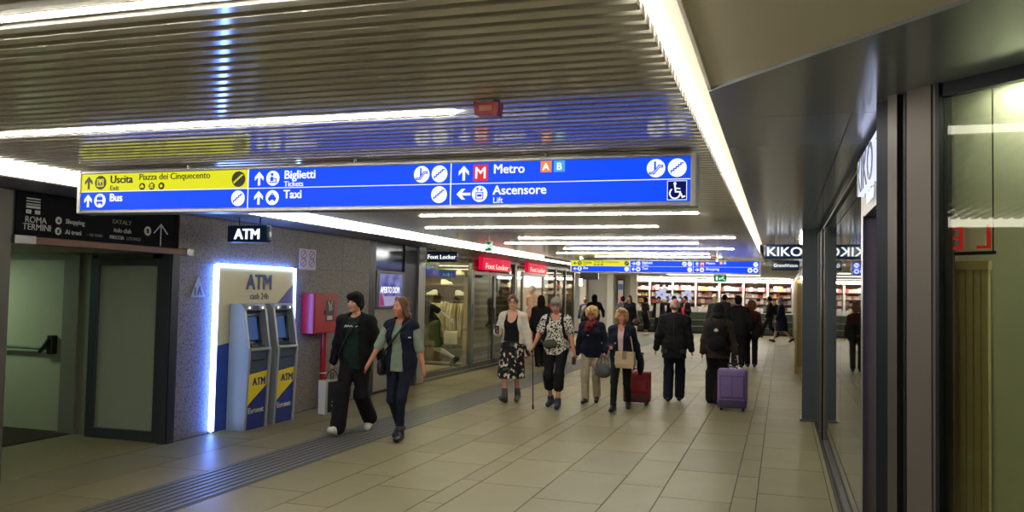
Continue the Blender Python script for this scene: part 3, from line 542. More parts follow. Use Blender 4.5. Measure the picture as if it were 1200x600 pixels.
# shelving with white trainers
SHOE = mat('trainer_white', (226, 222, 208), .6)
def shoe_mesh():
    bm = bmesh.new(); prof = [(-.13, .0), (.13, 0), (.15, .03), (.11, .055), (.03, .075), (-.03, .12), (-.12, .12), (-.145, .05)]; n = len(prof)
    a = [bm.verts.new((x, -.045, z)) for x, z in prof]; b = [bm.verts.new((x, .045, z)) for x, z in prof]; bm.faces.new(a); bm.faces.new(b[::-1])
    for i in range(n): bm.faces.new((a[i], b[i], b[(i + 1) % n], a[(i + 1) % n]))
    bmesh.ops.recalc_face_normals(bm, faces=bm.faces[:]); bmesh.ops.bevel(bm, geom=bm.edges[:], offset=.012, segments=1, affect='EDGES'); me = bpy.data.meshes.new('shoe'); bm.to_mesh(me); bm.free(); return me
shm = shoe_mesh(); shm.materials.append(SHOE); solem = boxm(-.14, .15, -.047, .047, -.012, .006); solem.materials.append(mat('trainer_sole', (170, 164, 150), .7))
T = thing('display_shelving', 'tan shoe wall with shelves facing the sports shop window', 'shelving', (-8.1, 19.3, 0))
box('back_board', -1.6, 1.15, 0, .06, 0, 2.45, mat('shoe_wall', (112, 96, 70), .8), T)
for z in (1.12, 1.38, 1.64, 1.90, 2.14): box('shelf', -1.55, 1.1, -.20, 0, z - .025, z - .012, mat('shelf_wood', (130, 108, 76), .6), T)
for z in (1.12, 1.38, 1.64, 1.90, 2.14):
    for i in range(7):
        if (i * 3 + int(z * 10)) % 6 == 4: continue
        x = -9.35 + i * .38; t = thing('display_trainer', 'white trainer on the shoe wall of the sports shop', 'shoe', (x, 19.19, z), random.uniform(-.2, .2) + (PI if i % 3 == 0 else 0), 'white trainers on the shoe wall'); obj('upper', shm, None, t); obj('sole', solem, None, t)
# clothes rail with pale garments
T = thing('clothes_rail', 'low clothes rail inside the sports shop window', 'clothes rail', (-7.95, 18.3, 0))
obj('rail', tube([(0, 0, 1.50), (1.0, 0, 1.50)], .014), M_STEEL, T)
for x in (0, 1.0): obj('post', tube([(x, 0, 0), (x, 0, 1.50)], .014), M_STEEL, T)
box('foot', -.05, 1.05, -.2, .2, 0, .03, M_DARK, T); box('low_shelf', 0, 1.0, -.22, .22, .42, .46, M_DARK, T, .005)
def garment_mesh():
    vs, fs = [], []; N = 14
    for j in range(7):
        z = .02 - j * .13; wdt = .10 + .11 * min(1, j / 2) + .01 * math.sin(j)
        for i in range(N): a = 2 * PI * i / N; vs.append((.030 * math.cos(a) * (1 + .3 * math.sin(3 * a + j)), wdt * math.sin(a), z))
    for j in range(6):
        for i in range(N): fs.append([j * N + i, j * N + (i + 1) % N, (j + 1) * N + (i + 1) % N, (j + 1) * N + i])
    fs.append(list(range(N))[::-1]); fs.append([6 * N + i for i in range(N)]); return pyd(vs, fs)
gm = garment_mesh(); gms = []
for i, c in enumerate([(206, 194, 160), (222, 212, 186), (186, 172, 138)]): q = gm.copy(); q.materials.append(cloth('rail%d' % i, c)); gms.append(q)
hk = tube([(0, 0, .0), (0, 0, .06), (0, .02, .08)], .005, 6); hk.materials.append(M_STEEL)
for i in range(11):
    t = thing('hanging_shirt', 'cream shirt on the clothes rail inside the sports shop', 'shirt', (-7.88 + i * .085, 18.3, 1.43), random.uniform(-.12, .12), 'cream shirts on the clothes rail'); obj('cloth', gms[i % 3], None, t, smooth=True); obj('hook', hk, None, t)
tag(box('display_plinth', -7.6, -6.9, 15.6, 17.5, 0, .07, mat('plinth', (150, 134, 104), .6)), 'low beige plinth under the running mannequin', 'plinth')
T = thing('display_partition', 'bright white partition inside the open shop entrance', 'partition', (-7.7, 25.2, 0)); box('board', -1.0, .8, 0, .06, 0, 2.5, mat('partition_white', (226, 222, 214), .6), T); box('lit_header', -1.0, .8, -.03, 0, 1.9, 2.4, glow('partition_lit', (255, 250, 240), 1.1), T)
# ------------------------------------------------------------------ right: glazing line
m_rf = mat('right_frame', (98, 96, 94), .32, .6); m_rd = mat('right_dark', (34, 38, 46), .35, .5); m_pan = mat('right_panel', (104, 98, 92), .4, .4)
GR = glass('shop_glass', (196, 208, 194), 1.0, 1.7)
# diagonal return of the near shop front (45 degrees to the corridor)
DA = math.radians(-45.6)
wr = sbox('wall_right', .08, .232, -.02, .10, 0, 2.68, m_pan, 'grey metal column at the bend between the near window and the make-up shop'); wr.location = (.50, 4.25, 0); wr.rotation_euler = (0, 0, DA)
box('column_fold', .10, .21, -.028, -.02, 0, 2.68, m_pan, wr); box('column_edge', .232, .250, -.03, .06, 0, 2.68, m_rd, wr); box('recess_back', -.16, .08, .07, .12, 0, 2.68, m_rd, wr); box('fin', -.03, .02, -.01, .07, 0, 2.68, m_rf, wr); box('fin', .045, .06, .0, .07, 0, 2.68, m_rd, wr)
n1 = sbox('window_2', .25, 3.4, .0, .01, .05, 2.62, glass('near_glass', (214, 216, 196), 1.0, 1.4), 'large olive toned near shop window at the right edge'); n1.location = (.50, 4.25, 0); n1.rotation_euler = (0, 0, DA)
box('frame_bar', .25, 3.4, -.015, .03, 0, .05, m_rf, n1); box('frame_bar', .25, 3.4, -.015, .03, 2.62, 2.68, m_rd, n1)
T = thing('roller_blind', 'olive grey blind hanging inside the near shop window', 'blind', (.50, 4.25, 0), DA); box('fabric', .12, 3.4, .16, .175, .05, 2.66, mat('blind_fabric', (208, 214, 208), .9, noise=.05), T); box('bottom_rail', .12, 3.4, .15, .18, .03, .06, M_ALU, T)
T = thing('shop_inner_light', 'added fill strip lighting the blind inside the near shop window', 'light', (.50, 4.25, 0), DA); box('diffuser', .4, 3.2, .04, .09, 2.655, 2.66, glow('near_fill', (255, 252, 240), 75), T); box('housing', .38, 3.22, .03, .10, 2.66, 2.675, M_ALU, T)  # added strip that brightens the blind, not a real fitting
T = thing('reflection_screen', 'brown slatted screen standing in for a reflection in the near window', 'screen', (.50, 4.25, 0), DA)  # slatted screen put in for a brown ghost reflection in the glass
for k in range(6): box('slat', .16 + k * .035, .16 + k * .035 + .03, .13, .15, .05, 1.86, mat('reflection_brown', (190, 174, 140), .6, noise=.12), T)
box('top_rail', .15, .37, .128, .152, 1.86, 1.90, mat('reflection_brown', (120, 92, 60), .6, noise=.12), T)
T = thing('reflected_letters', 'glowing red letters standing in for a sign reflected in the near window', 'reflection stand-in', (.50, 4.25, 0), DA)  # glowing reversed letters stand in for a red sign mirrored in the pane
NE = glow('reflected_red', (226, 48, 40), .75)
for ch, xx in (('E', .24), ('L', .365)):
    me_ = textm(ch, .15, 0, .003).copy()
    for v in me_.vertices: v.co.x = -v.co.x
    me_.flip_normals(); o = obj('reflected_letter', me_, NE, T, (xx + .05, .09, 1.95)); o['label'] = 'reversed red letter ' + ch
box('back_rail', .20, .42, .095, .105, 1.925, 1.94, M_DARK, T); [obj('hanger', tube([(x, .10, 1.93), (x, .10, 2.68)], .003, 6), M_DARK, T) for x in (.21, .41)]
# portal with halo lit letters
pt = sbox('door_3', .49, .58, 4.46, 4.62, 0, 2.64, m_pan, 'grey portal of the make-up shop with halo lit capitals'); box('jamb', .49, .58, 5.66, 5.86, 0, 2.64, m_pan, pt); box('lintel', .49, .58, 4.62, 5.66, 2.24, 2.64, m_pan, pt); box('jamb_strip', .48, .49, 4.60, 4.66, 0, 2.24, m_rd, pt); box('jamb_strip', .48, .49, 5.62, 5.68, 0, 2.24, m_rf, pt)
T = thing('halo_sign', 'halo lit white capitals on the make-up shop portal', 'sign', (.485, 5.72, 2.28), -PI / 2)
G_HALO = glow('halo', (215, 222, 255), 1.2)
lettering(T, 'KIKO', .30, .03, .09, -.01, G_HALO, .03, sx=1.35, ext=.02); lettering(T, 'KIKO', .30, .03, .09, -.034, mat('halo_face', (120, 122, 140), .4), .0, sx=1.35); lettering(T, 'MILANO', .085, .42, .0, -.012, G_HALO, .02, sx=1.2)
T = thing('lit_slot', 'slim lit slots near the top of the portal', 'light', (.485, 5.70, 2.54), -PI / 2); box('slot', .05, .50, -.012, 0, .06, .075, G_HALO, T); box('slot', .55, 1.15, -.012, 0, .06, .075, G_HALO, T); box('slot', .05, .50, -.012, 0, .02, .032, G_HALO, T); box('slot', .55, 1.15, -.012, 0, .02, .032, G_HALO, T)
# make-up shop window
w3 = sbox('window_3', XR - .02, XR + .03, 5.86, 10.78, 0, .05, m_rf, 'reflective make-up shop window in slim metal frames'); box('track', XR - .06, XR - .04, -5, 12.6, -.004, .004, M_BLACK, w3)
box('pane', XR, XR + .01, 5.90, 8.2, .05, 2.58, GR, w3); box('pane', XR, XR + .01, 8.22, 10.7, .05, 2.58, GR, w3); box('transom', XR - .02, XR + .03, 5.86, 12.6, 2.585, 2.61, m_rd, w3); box('pane', XR, XR + .01, 5.90, 12.6, 2.61, 2.68, GR, w3)
for y0, d in [(10.72, .02), (11.05, .035), (11.5, .03), (11.95, .04)]: box('fin', XR - d, XR + .06, y0, y0 + .09, 0, 2.6, m_rf if y0 != 11.05 else m_rd, w3)
box('pane', XR + .02, XR + .03, 10.8, 12.55, .05, 2.58, GR, w3)
wc = sbox('wall_right_column', .29, .62, 12.6, 13.0, 0, ZR, mat('column_slate', (78, 88, 96), .35, .4), 'slate blue square column on the right of the corridor'); box('column_edge', .284, .292, 12.595, 12.62, 0, ZR, m_rf, wc); box('foot_plate', .26, .63, 12.57, 13.02, 0, .03, M_STEEL, wc)
sbox('wall_right_far', .56, .70, 13.0, 40.4, 0, ZR, mat('right_far_wall', (150, 142, 130), .5), 'pale wall of shop fronts far along the right')
# shop interior behind the glazing
sbox('wall_right_interior', 2.6, 2.7, -5, 13, 0, 2.68, mat('interior_wall', (150, 152, 130), .8)); sbox('wall_right_divide', .80, 2.6, 4.78, 4.82, 0, 2.68, mat('interior_wall', (150, 152, 130), .8)); sbox('wall_right_divide_far', .7, 2.6, 12.95, 13, 0, 2.68, mat('interior_wall', (150, 152, 130), .8))
for i, y in enumerate((6.6, 9.4)):
    T = thing('display_unit', ['tall pale display unit inside the make-up shop near the portal', 'tall pale display unit inside the make-up shop near the column'][i], 'display unit', (2.25, y, 0)); box('back', .25, .32, -.8, .8, 0, 2.2, mat('unit_pale', (190, 190, 176), .6), T)
    for z in (.4, .8, 1.2, 1.6): box('shelf', 0, .25, -.8, .8, z, z + .03, mat('unit_shelf', (150, 150, 140), .5), T)
for i, (y, c) in enumerate([(5.1, (150, 150, 255)), (8.0, (255, 250, 235))]):
    T = thing('shop_inner_light', ['violet ceiling lamp behind the make-up shop portal', 'soft ceiling lamp inside the make-up shop window'][i], 'light', (1.6, y, 2.66)); box('diffuser', -.3, .3, -.3, .3, -.02, 0, glow('makeup_lamp%d' % i, c, 22), T); box('frame', -.33, .33, -.33, .33, -.01, .004, M_ALU, T)
T = thing('violet_curtain', 'violet backdrop inside the make-up shop doorway', 'backdrop', (1.5, 5.0, 0)); box('board', 0, .04, -.6, 1.2, 0, 2.2, mat('violet', (70, 66, 150), .6), T); box('rail', -.02, .06, -.62, 1.22, 2.2, 2.23, M_DARK, T)
# golden door frames farther on
m_gold = mat('brass_frame', (150, 126, 84), .3, .7)
for i, (y, x) in enumerate([(20.4, .30), (22.0, .40)]):
    T = thing('glass_door_leaf', ['nearer brass framed door leaf standing open on the right', 'farther brass framed door leaf standing open on the right'][i], 'door', (x, y, 0)); box('stile', 0, .05, 0, .05, 0, 2.15, m_gold, T); box('stile', .20, .25, 0, .05, 0, 2.15, m_gold, T); box('top_rail', .05, .20, 0, .05, 2.07, 2.15, m_gold, T); box('bottom_rail', .05, .20, 0, .05, 0, .15, m_gold, T); box('pane', .05, .20, .02, .03, .15, 2.07, mat('brass_glass', (120, 104, 74), .15, .2), T); obj('knob', tube([(.02, -.04, .98), (.02, 0, 1.0)], .02), m_gold, T)
for i, (y, z) in enumerate([(19.6, 2.2), (23.5, 2.18)]):
    T = thing('wall_lamp', ['slim white wall lamp beside the far brass door', 'second slim white wall lamp beyond the brass door'][i], 'lamp', (.53, y, z)); box('tube', -.05, 0, -.04, .04, -.12, .12, G_STRIP, T, .02, 2); box('bracket', 0, .03, -.03, .03, -.05, .05, M_ALU, T)
# ------------------------------------------------------------------ far end: panel wall, pillars, shelf shop
m_pw = mat('far_panel', (168, 164, 156), .5)
YW = 36.2
fw = sbox('wall_far_panels', -12, -5.95, YW + .03, YW + .3, 0, 2.6, m_pw, 'beige panel wall at the far left end')
for i, (a, b) in enumerate([(-12, -10.6), (-10.57, -9.2), (-9.17, -8.3), (-6.48, -6.0)]): box('wall_panel', a, b, YW, YW + .04, .1, 2.6, m_pw, fw)
box('skirting', -12, -5.95, YW - .02, YW, 0, .1, M_DARK, fw); box('wall_panel', -8.27, -6.80, YW + .0, YW + .04, .1, 2.6, m_pw, fw)
for i, x in enumerate((-8.15, -6.95, -5.95)):
    T = thing('pillar', ['pale pillar at the far left behind the hooded person', 'pale pillar in the middle of the far panel wall', 'pale pillar at the left edge of the shelf shop'][i], 'pillar', (x, 35.6, 0)); box('shaft', -.13, .13, -.13, .13, .12, 2.6, mat('pillar_pale', (196, 192, 180), .5), T); box('base', -.15, .15, -.15, .15, 0, .12, M_STEEL, T)
T = thing('poster_case', 'slim lit poster case with a pink figure between the far pillars', 'poster', (-6.74, YW - .1, .9)); box('case', 0, .24, 0, .08, 0, 1.5, M_DARK, T); box('poster', .01, .23, -.005, 0, .02, 1.45, glow('poster_pale', (214, 190, 170), .5), T); obj('poster_figure', prism([(.06, .1), (.20, .1), (.17, .7), (.13, .78), (.09, .7)], -.008, -.005), glow('poster_pink', (220, 110, 110), .6), T); box('poster_top', .02, .22, -.008, -.005, 1.05, 1.3, glow('poster_blue', (90, 120, 160), .5), T)
T = thing('hanging_monitor', 'small dark monitor hanging below the left end of the second sign', 'monitor', (-5.25, 22.5, 2.13)); box('housing', 0, .50, 0, .08, 0, .20, mat('monitor_navy', (16, 20, 46), .3), T, .008); obj('arm', tube([(.25, .04, .22), (.25, .04, .47)], .015), M_DARK, T)
T = thing('wall_lamp', 'small white lantern hanging under the dark monitor', 'lamp', (-7.9, 34.0, 2.28)); box('tube', -.06, .06, -.04, .04, -.2, .08, G_STRIP, T, .03, 2); obj('cord', tube([(0, 0, .08), (0, 0, .32)], .008), M_DARK, T)
# shelf shop
YS = 41.0; XS0, XS1 = -7.2, .5
T0 = thing('shop_shelving', 'tall lit shelving wall across the end of the corridor', 'shelving', (0, YS, 0))
box('back_board', XS0, XS1, .40, .46, 0, 2.5, mat('shelf_back', (128, 104, 92), .7), T0)
ups = np.linspace(XS0, XS1, 8); levels = [.10, .45, .80, 1.12, 1.42, 1.72, 2.02]
for x in ups: box('upright', x - .045, x + .045, 0, .42, 0, 2.45, mat('upright_white', (214, 206, 198), .5), T0)
for i in range(7):
    for z in levels: box('shelf', ups[i] + .045, ups[i + 1] - .045, 0, .40, z - .03, z, mat('shelf_brown', (120, 86, 76), .6) if z > 1.3 else mat('shelf_green', (112, 128, 112), .5), T0)
box('pelmet', XS0, XS1, -.05, .1, 2.40, 2.58, mat('pelmet', (120, 116, 110), .5), T0)
T = thing('light_line', 'long white light line above the shelving wall at the far end', 'light', (0, YS - .15, 2.46)); box('diffuser', XS0 - .1, XS1, -.04, .04, 0, .07, G_STRIP, T); box('housing', XS0 - .1, XS1, -.05, .05, .07, .12, M_ALU, T)
pal = [(214, 206, 196), (188, 150, 140), (160, 96, 92), (206, 190, 176), (140, 110, 100), (176, 170, 168), (196, 176, 90), (120, 110, 120), (226, 222, 220), (164, 60, 60)]
pm = []; 
for i, c in enumerate(pal): q = boxm(-.5, .5, -.5, .5, 0, 1, .03); q.materials.append(mat('product_%d' % i, c, .5)); pm.append(q)
for i in range(7):
    for z in levels:
        x = ups[i] + .09
        while x < ups[i + 1] - .14:
            ww = random.uniform(.11, .22); hh = random.uniform(.12, .24)
            k = random.randrange(10) if z > 1.0 else random.choice([0, 3, 5, 8, 7])
            o = obj('boxed_product', pm[k], None, None, (x + ww / 2, YS + .18, z)); o.scale = (ww * .92, .22, hh); tag(o, 'small boxed product on the shelving wall at the far end', 'product', 'boxed products on the far shelving wall'); x += ww
# counter in front with white boxes and a red sale card
T = thing('display_counter', 'glass fronted low counter before the far shelving wall', 'counter', (0, YS - .9, 0)); box('carcass', XS0 + .1, XS1, 0, .5, .08, .98, mat('counter_green', (74, 84, 76), .5), T); box('counter_top', XS0 + .08, XS1, -.03, .53, .98, 1.02, mat('counter_top', (190, 190, 184), .4), T)
for z in (.32, .62): box('ledge', XS0 + .1, XS1, -.12, 0, z, z + .03, mat('unit_shelf', (150, 150, 140), .5), T)
box('plinth', XS0 + .1, XS1, .05, .5, 0, .08, M_DARK, T)
for i in range(40):
    x = XS0 + .3 + i * .155; hh = random.uniform(.12, .26); o = obj('white_box', pm[8 if i % 4 else 0], None, None, (x, YS - .68, 1.02)); o.scale = (.13, .2, hh); tag(o, 'white boxed product standing on the counter at the far end', 'product', 'white boxes on the far counter')
for i in range(2):
    T = thing('sale_card', ['left red lettered sale card on the far counter', 'right red lettered sale card on the far counter'][i], 'sign', (-2.55 + i * .36, YS - .95, 1.03)); box('card', 0, .34, 0, .02, 0, .25, M_WHITE, T); obj('card_marks', joinm([stroke([(.06, .06), (.06, .19), (.12, .19), (.12, .06)], .03, -.004, 0), stroke([(.20, .06), (.20, .19), (.28, .12), (.20, .06)], .03, -.004, 0)]), mat('card_red', (200, 30, 40), .5), T); box('foot', .1, .24, 0, .08, -.01, 0, M_ALU, T)
# illuminated white flower display
for i, (x, z, r) in enumerate([(-5.42, 1.78, .32), (-4.80, 1.55, .32), (-4.22, 1.78, .29)]):
    T = thing('paper_flower', ['left big white paper flower in the far shop window', 'middle big white paper flower in the far shop window', 'right big white paper flower in the far shop window'][i], 'flower', (x, YS - .62, z))
    for k in range(7):
        a = 2 * PI * k / 7; pts = [(0, 0), (.35, .22), (.75, .26), (1.0, 0), (.75, -.26), (.35, -.22)]
        vs = [(r * (u * math.cos(a) - v * math.sin(a)), -.12 * u * u - .02 * abs(v), r * (u * math.sin(a) + v * math.cos(a))) for u, v in pts]; vs += [(p[0], p[1] + .012, p[2]) for p in vs]; obj('petal', pyd(vs, [[5, 4, 3, 2, 1, 0], [6, 7, 8, 9, 10, 11]] + [[j, (j + 1) % 6, (j + 1) % 6 + 6, j + 6] for j in range(6)]), glow('petal', (205, 212, 245), .8), T)
    obj('heart', disc(0, 0, r * .2, -.06, 0, 12), mat('flower_heart', (190, 180, 210), .6), T); obj('stalk', tube([(0, .01, -.1), (0, .01, -z + 1.02)], .012), M_STEEL, T)
# ------------------------------------------------------------------ people: smooth distance fields turned into continuous meshes
def V(*a): return np.array(a, float)
def rotx(a): c, s = math.cos(a), math.sin(a); return np.array([[1, 0, 0], [0, c, -s], [0, s, c]])
def rotz_(a): c, s = math.cos(a), math.sin(a); return np.array([[c, -s, 0], [s, c, 0], [0, 0, 1]])
def cap(a, b, ra, rb=None, k=.03): return ('c', np.array(a, float), np.array(b, float), ra, ra if rb is None else rb, k)
def ell(c, r, R=None, k=.03): return ('e', np.array(c, float), np.array(r, float), R, None, k)
def pl_bounds(p, g):
    if p[0] == 'c':
        r = max(p[3], p[4]) + g; return np.minimum(p[1], p[2]) - r, np.maximum(p[1], p[2]) + r
    r = (p[2] if p[3] is None else np.full(3, p[2].max())) + g; return p[1] - r, p[1] + r
def dist(p, X, Y, Z, inf):
    if p[0] == 'c':
        a, b = p[1], p[2]; ba = b - a; L2 = max(ba @ ba, 1e-9)
        t = np.clip(((X - a[0]) * ba[0] + (Y - a[1]) * ba[1] + (Z - a[2]) * ba[2]) / L2, 0, 1)
        return np.sqrt((X - a[0] - ba[0] * t) ** 2 + (Y - a[1] - ba[1] * t) ** 2 + (Z - a[2] - ba[2] * t) ** 2) - (p[3] + (p[4] - p[3]) * t + inf)
    x, y, z = X - p[1][0], Y - p[1][1], Z - p[1][2]
    if p[3] is not None:
        R = p[3]; x, y, z = R[0, 0] * x + R[1, 0] * y + R[2, 0] * z, R[0, 1] * x + R[1, 1] * y + R[2, 1] * z, R[0, 2] * x + R[1, 2] * y + R[2, 2] * z
    r = p[2] + inf; k0 = np.sqrt((x / r[0]) ** 2 + (y / r[1]) ** 2 + (z / r[2]) ** 2); k1 = np.sqrt((x / r[0] ** 2) ** 2 + (y / r[1] ** 2) ** 2 + (z / r[2] ** 2) ** 2)
    return k0 * (k0 - 1) / np.maximum(k1, 1e-6)
def field_mesh(prims, res, inf=0., subs=(), planes=(), wob=0., scale=1.):
    """surface-nets mesh of a smooth union, minus subs, clipped by planes (n, d): keep n.x <= d"""
    res = res / scale
    los, his = zip(*[pl_bounds(p, inf + .03 + 2 * res) for p in prims]); lo = np.min(los, 0); hi = np.max(his, 0)
    n = np.ceil((hi - lo) / res).astype(int) + 2; F = np.full(n, .25, np.float32); ax = [lo[i] + np.arange(n[i]) * res for i in range(3)]
    def sub(p, g):
        a, b = pl_bounds(p, g); i0 = np.clip(np.floor((a - lo) / res).astype(int), 0, n); i1 = np.clip(np.ceil((b - lo) / res).astype(int) + 1, 0, n)
        return tuple(slice(i0[i], i1[i]) for i in range(3))
    for p in prims:
        s = sub(p, inf + p[5] + 2 * res); X, Y, Z = np.meshgrid(ax[0][s[0]], ax[1][s[1]], ax[2][s[2]], indexing='ij', sparse=True)
        d = dist(p, X, Y, Z, inf); f = F[s]; k = p[5]; h = np.clip(.5 + .5 * (f - d) / k, 0, 1); F[s] = f + (d - f) * h - k * h * (1 - h)
    X, Y, Z = np.meshgrid(*ax, indexing='ij', sparse=True)
    if wob: F += (wob * (np.sin(X * 41 + Z * 23) * np.sin(Y * 37 - Z * 31) + .6 * np.sin(Z * 67 + X * 19 + Y * 29))).astype(np.float32)
    for p in subs:
        if callable(p): F = np.maximum(F, -p(X, Y, Z)).astype(np.float32); continue
        s = sub(p, 3 * res)
        if min(F[s].shape) == 0: continue
        Xs, Ys, Zs = np.meshgrid(ax[0][s[0]], ax[1][s[1]], ax[2][s[2]], indexing='ij', sparse=True); F[s] = np.maximum(F[s], -dist(p, Xs, Ys, Zs, 0))
    for nn, d in planes: F = np.maximum(F, nn[0] * X + nn[1] * Y + nn[2] * Z - d)
    S = F < 0; cn = n - 1; tot = int(np.prod(cn)); sm = np.zeros((3, tot)); cnt = np.zeros(tot); quads = []
    for a in range(3):
        sl0 = [slice(None)] * 3; sl1 = [slice(None)] * 3; sl0[a] = slice(0, -1); sl1[a] = slice(1, None)
        I = np.argwhere(S[tuple(sl0)] != S[tuple(sl1)]); b, c = (a + 1) % 3, (a + 2) % 3
        I = I[(I[:, b] > 0) & (I[:, c] > 0) & (I[:, b] < n[b] - 1) & (I[:, c] < n[c] - 1)]
        if not len(I): continue
        J2 = I.copy(); J2[:, a] += 1; v0 = F[tuple(I.T)]; v1 = F[tuple(J2.T)]; P = I.astype(float); P[:, a] += v0 / (v0 - v1)
        ids = []
        for db, dc in ((-1, -1), (0, -1), (0, 0), (-1, 0)):
            C_ = I.copy(); C_[:, b] += db; C_[:, c] += dc; f = (C_[:, 0] * cn[1] + C_[:, 1]) * cn[2] + C_[:, 2]; ids.append(f)
            for q in range(3): sm[q] += np.bincount(f, P[:, q], tot)
            cnt += np.bincount(f, minlength=tot)
        Q = np.stack(ids, 1); ins = v0 < 0; Q[~ins] = Q[~ins][:, ::-1]; quads.append(Q)
    Q = np.concatenate(quads); used = np.unique(Q); re = np.zeros(tot, int); re[used] = np.arange(len(used))
    verts = ((sm[:, used] / cnt[used]).T * res + lo) * scale; Q = re[Q]
    me = bpy.data.meshes.new('field'); me.vertices.add(len(verts)); me.vertices.foreach_set('co', verts.astype(np.float32).ravel())
    me.loops.add(Q.size); me.loops.foreach_set('vertex_index', Q.ravel().astype(np.int32)); me.polygons.add(len(Q)); me.polygons.foreach_set('loop_start', np.arange(0, Q.size, 4, dtype=np.int32))
    me.polygons.foreach_set('use_smooth', np.ones(len(Q), bool)); me.update(calc_edges=True); me.validate(); return me
def ik(a, b, l1, l2, pole):
    a, b = np.array(a, float), np.array(b, float); d = b - a; L = np.linalg.norm(d); Lc = min(L, (l1 + l2) * .998); u = d / max(L, 1e-6); b2 = a + u * Lc
    t = (l1 * l1 - l2 * l2 + Lc * Lc) / (2 * Lc); h = math.sqrt(max(l1 * l1 - t * t, 0)); p = np.array(pole, float); p = p - u * (p @ u); p /= max(np.linalg.norm(p), 1e-6)
    return a + u * t + p * h, b2
class Fig: pass
def skeleton(o):
    """canonical figure 1.75 m tall facing +y, right hand at +x; o overrides the pose"""
    S = Fig(); g = o.get; fem = g('fem', 0); fat = g('fat', 1.); S.lean = rotx(-g('lean', .03)); S.o = o
    hipx = .085 + .01 * fem; S.ank = {'r': V(*g('rank', (.09, 0, .094))), 'l': V(*g('lank', (-.09, 0, .094)))}
    hz = .935
    for s_, sg in (('r', 1), ('l', -1)):
        d = S.ank[s_] - V(sg * hipx, 0, 0); hz = min(hz, d[2] + math.sqrt(max(.866 ** 2 - d[0] ** 2 - d[1] ** 2, .2)))
    S.hz = hz; S.hip, S.knee = {}, {}
    for s_, sg in (('r', 1), ('l', -1)): S.hip[s_] = V(sg * hipx, 0, hz); S.knee[s_], S.ank[s_] = ik(S.hip[s_], S.ank[s_], .44, .43, g(s_ + 'pole', (sg * .06, 1, 0)))
    dz = hz - .93; piv = V(0, 0, hz)
    def up(x, y, z): return S.lean @ (V(x, y, z + dz) - piv) + piv
    S.up = up; sw = (.178 - .018 * fem) * (1 + (fat - 1) * .5); S.sh = {'r': up(sw, 0, 1.395), 'l': up(-sw, 0, 1.395)}; S.el, S.wr = {}, {}
    for s_, sg in (('r', 1), ('l', -1)):
        w_ = g(s_ + 'wr', (sg * (.27 + .05 * (fat - 1)), .06, .86)); w_ = V(w_[0], w_[1], w_[2] + dz); S.el[s_], S.wr[s_] = ik(S.sh[s_], w_, .285, .25, g(s_ + 'epole', (sg * .35, -1, 0)))
    S.neck0 = up(0, -.01, 1.45); S.hR = rotz_(g('yaw', 0)) @ rotx(-g('nod', 0)); S.hc = up(0, .02, 1.535) + S.hR @ V(0, .012, .095); S.neck1 = up(0, .01, 1.56)
    L = S.lean
    S.torso = [ell(up(0, .005, 1.27), (.150 * fat, .102 * fat, .20), L, .06), ell(up(0, .01 * fat, 1.08), (.128 * fat, .095 * fat * fat, .16), L, .06), ell(up(0, -.005, .96), ((.155 + .012 * fem) * fat, .112 * fat, .13), L, .06), cap(up(-.03, -.012, 1.435), S.sh['l'] * .96 + up(0, 0, 1.40) * .04, .050, .052, .05), cap(up(.03, -.012, 1.435), S.sh['r'] * .96 + up(0, 0, 1.40) * .04, .050, .052, .05)]
    if fem: S.torso += [ell(up(.07, .085, 1.28), (.062, .05, .06), None, .05), ell(up(-.07, .085, 1.28), (.062, .05, .06), None, .05)]
    S.arm = {s_: [cap(S.sh[s_], S.el[s_], .052 * (.6 + .4 * fat), .042, .04)] for s_ in 'rl'}; S.fore = {s_: [cap(S.el[s_], S.wr[s_], .041, .028, .03)] for s_ in 'rl'}
    S.thigh = {s_: [cap(S.hip[s_] + V(0, 0, -.02), S.knee[s_], .085 * (.5 + .5 * fat), .055, .05)] for s_ in 'rl'}
    S.shin = {s_: [cap(S.knee[s_], S.ank[s_], .054, .036, .04), cap(S.knee[s_] * .85 + S.ank[s_] * .15 + V(0, -.014, 0), S.knee[s_] * .5 + S.ank[s_] * .5 + V(0, -.010, 0), .040, .034, .04)] for s_ in 'rl'}
    S.foot = {}; S.fdir = {}
    for s_, sg in (('r', 1), ('l', -1)):
        pt = g(s_ + 'pitch', 0.); R = rotz_(-sg * .12) @ rotx(pt); f = R @ V(0, 1, 0); u = R @ V(0, 0, 1); A = S.ank[s_]; S.fdir[s_] = (f, u)
        S.foot[s_] = [cap(A - f * .045 - u * .04, A + f * .135 - u * .048, .036, .030, .03), cap(A, A + f * .06 - u * .025, .036, .03, .03)]
    R = S.hR * 1.07; c = S.hc; fw_ = 1 - .03 * fem
    S.head = [ell(c + R @ V(0, -.012, .022), (.076 * fw_, .094, .096), R, .02), ell(c + R @ V(0, .018, -.045), (.056 * fw_, .068, .066), R, .04), cap(c + R @ V(0, .082, .012), c + R @ V(0, .103, -.022), .008, .0135, .012), ell(c + R @ V(0, .062, -.088), (.024, .022, .02), R, .03)]
    S.head += [ell(c + R @ V(q * .076 * fw_, -.006, -.004), (.010, .020, .030), R, .008) for q in (-1, 1)] + [ell(c + R @ V(q * .032, .072, -.022), (.024, .018, .022), R, .03) for q in (-1, 1)] + [cap(c + R @ V(-.022, .079, -.056), c + R @ V(.022, .079, -.056), .0085, k=.012)]
    S.head = [(p[0], p[1], p[2] * 1.07, S.hR, None, p[5]) if p[0] == 'e' else p for p in S.head]
    S.neck = [cap(S.neck0, S.neck1, .056 - .007 * fem, .048 - .006 * fem, .03)]
    S.hand = {}; S.palm = {}; S.grip = {}
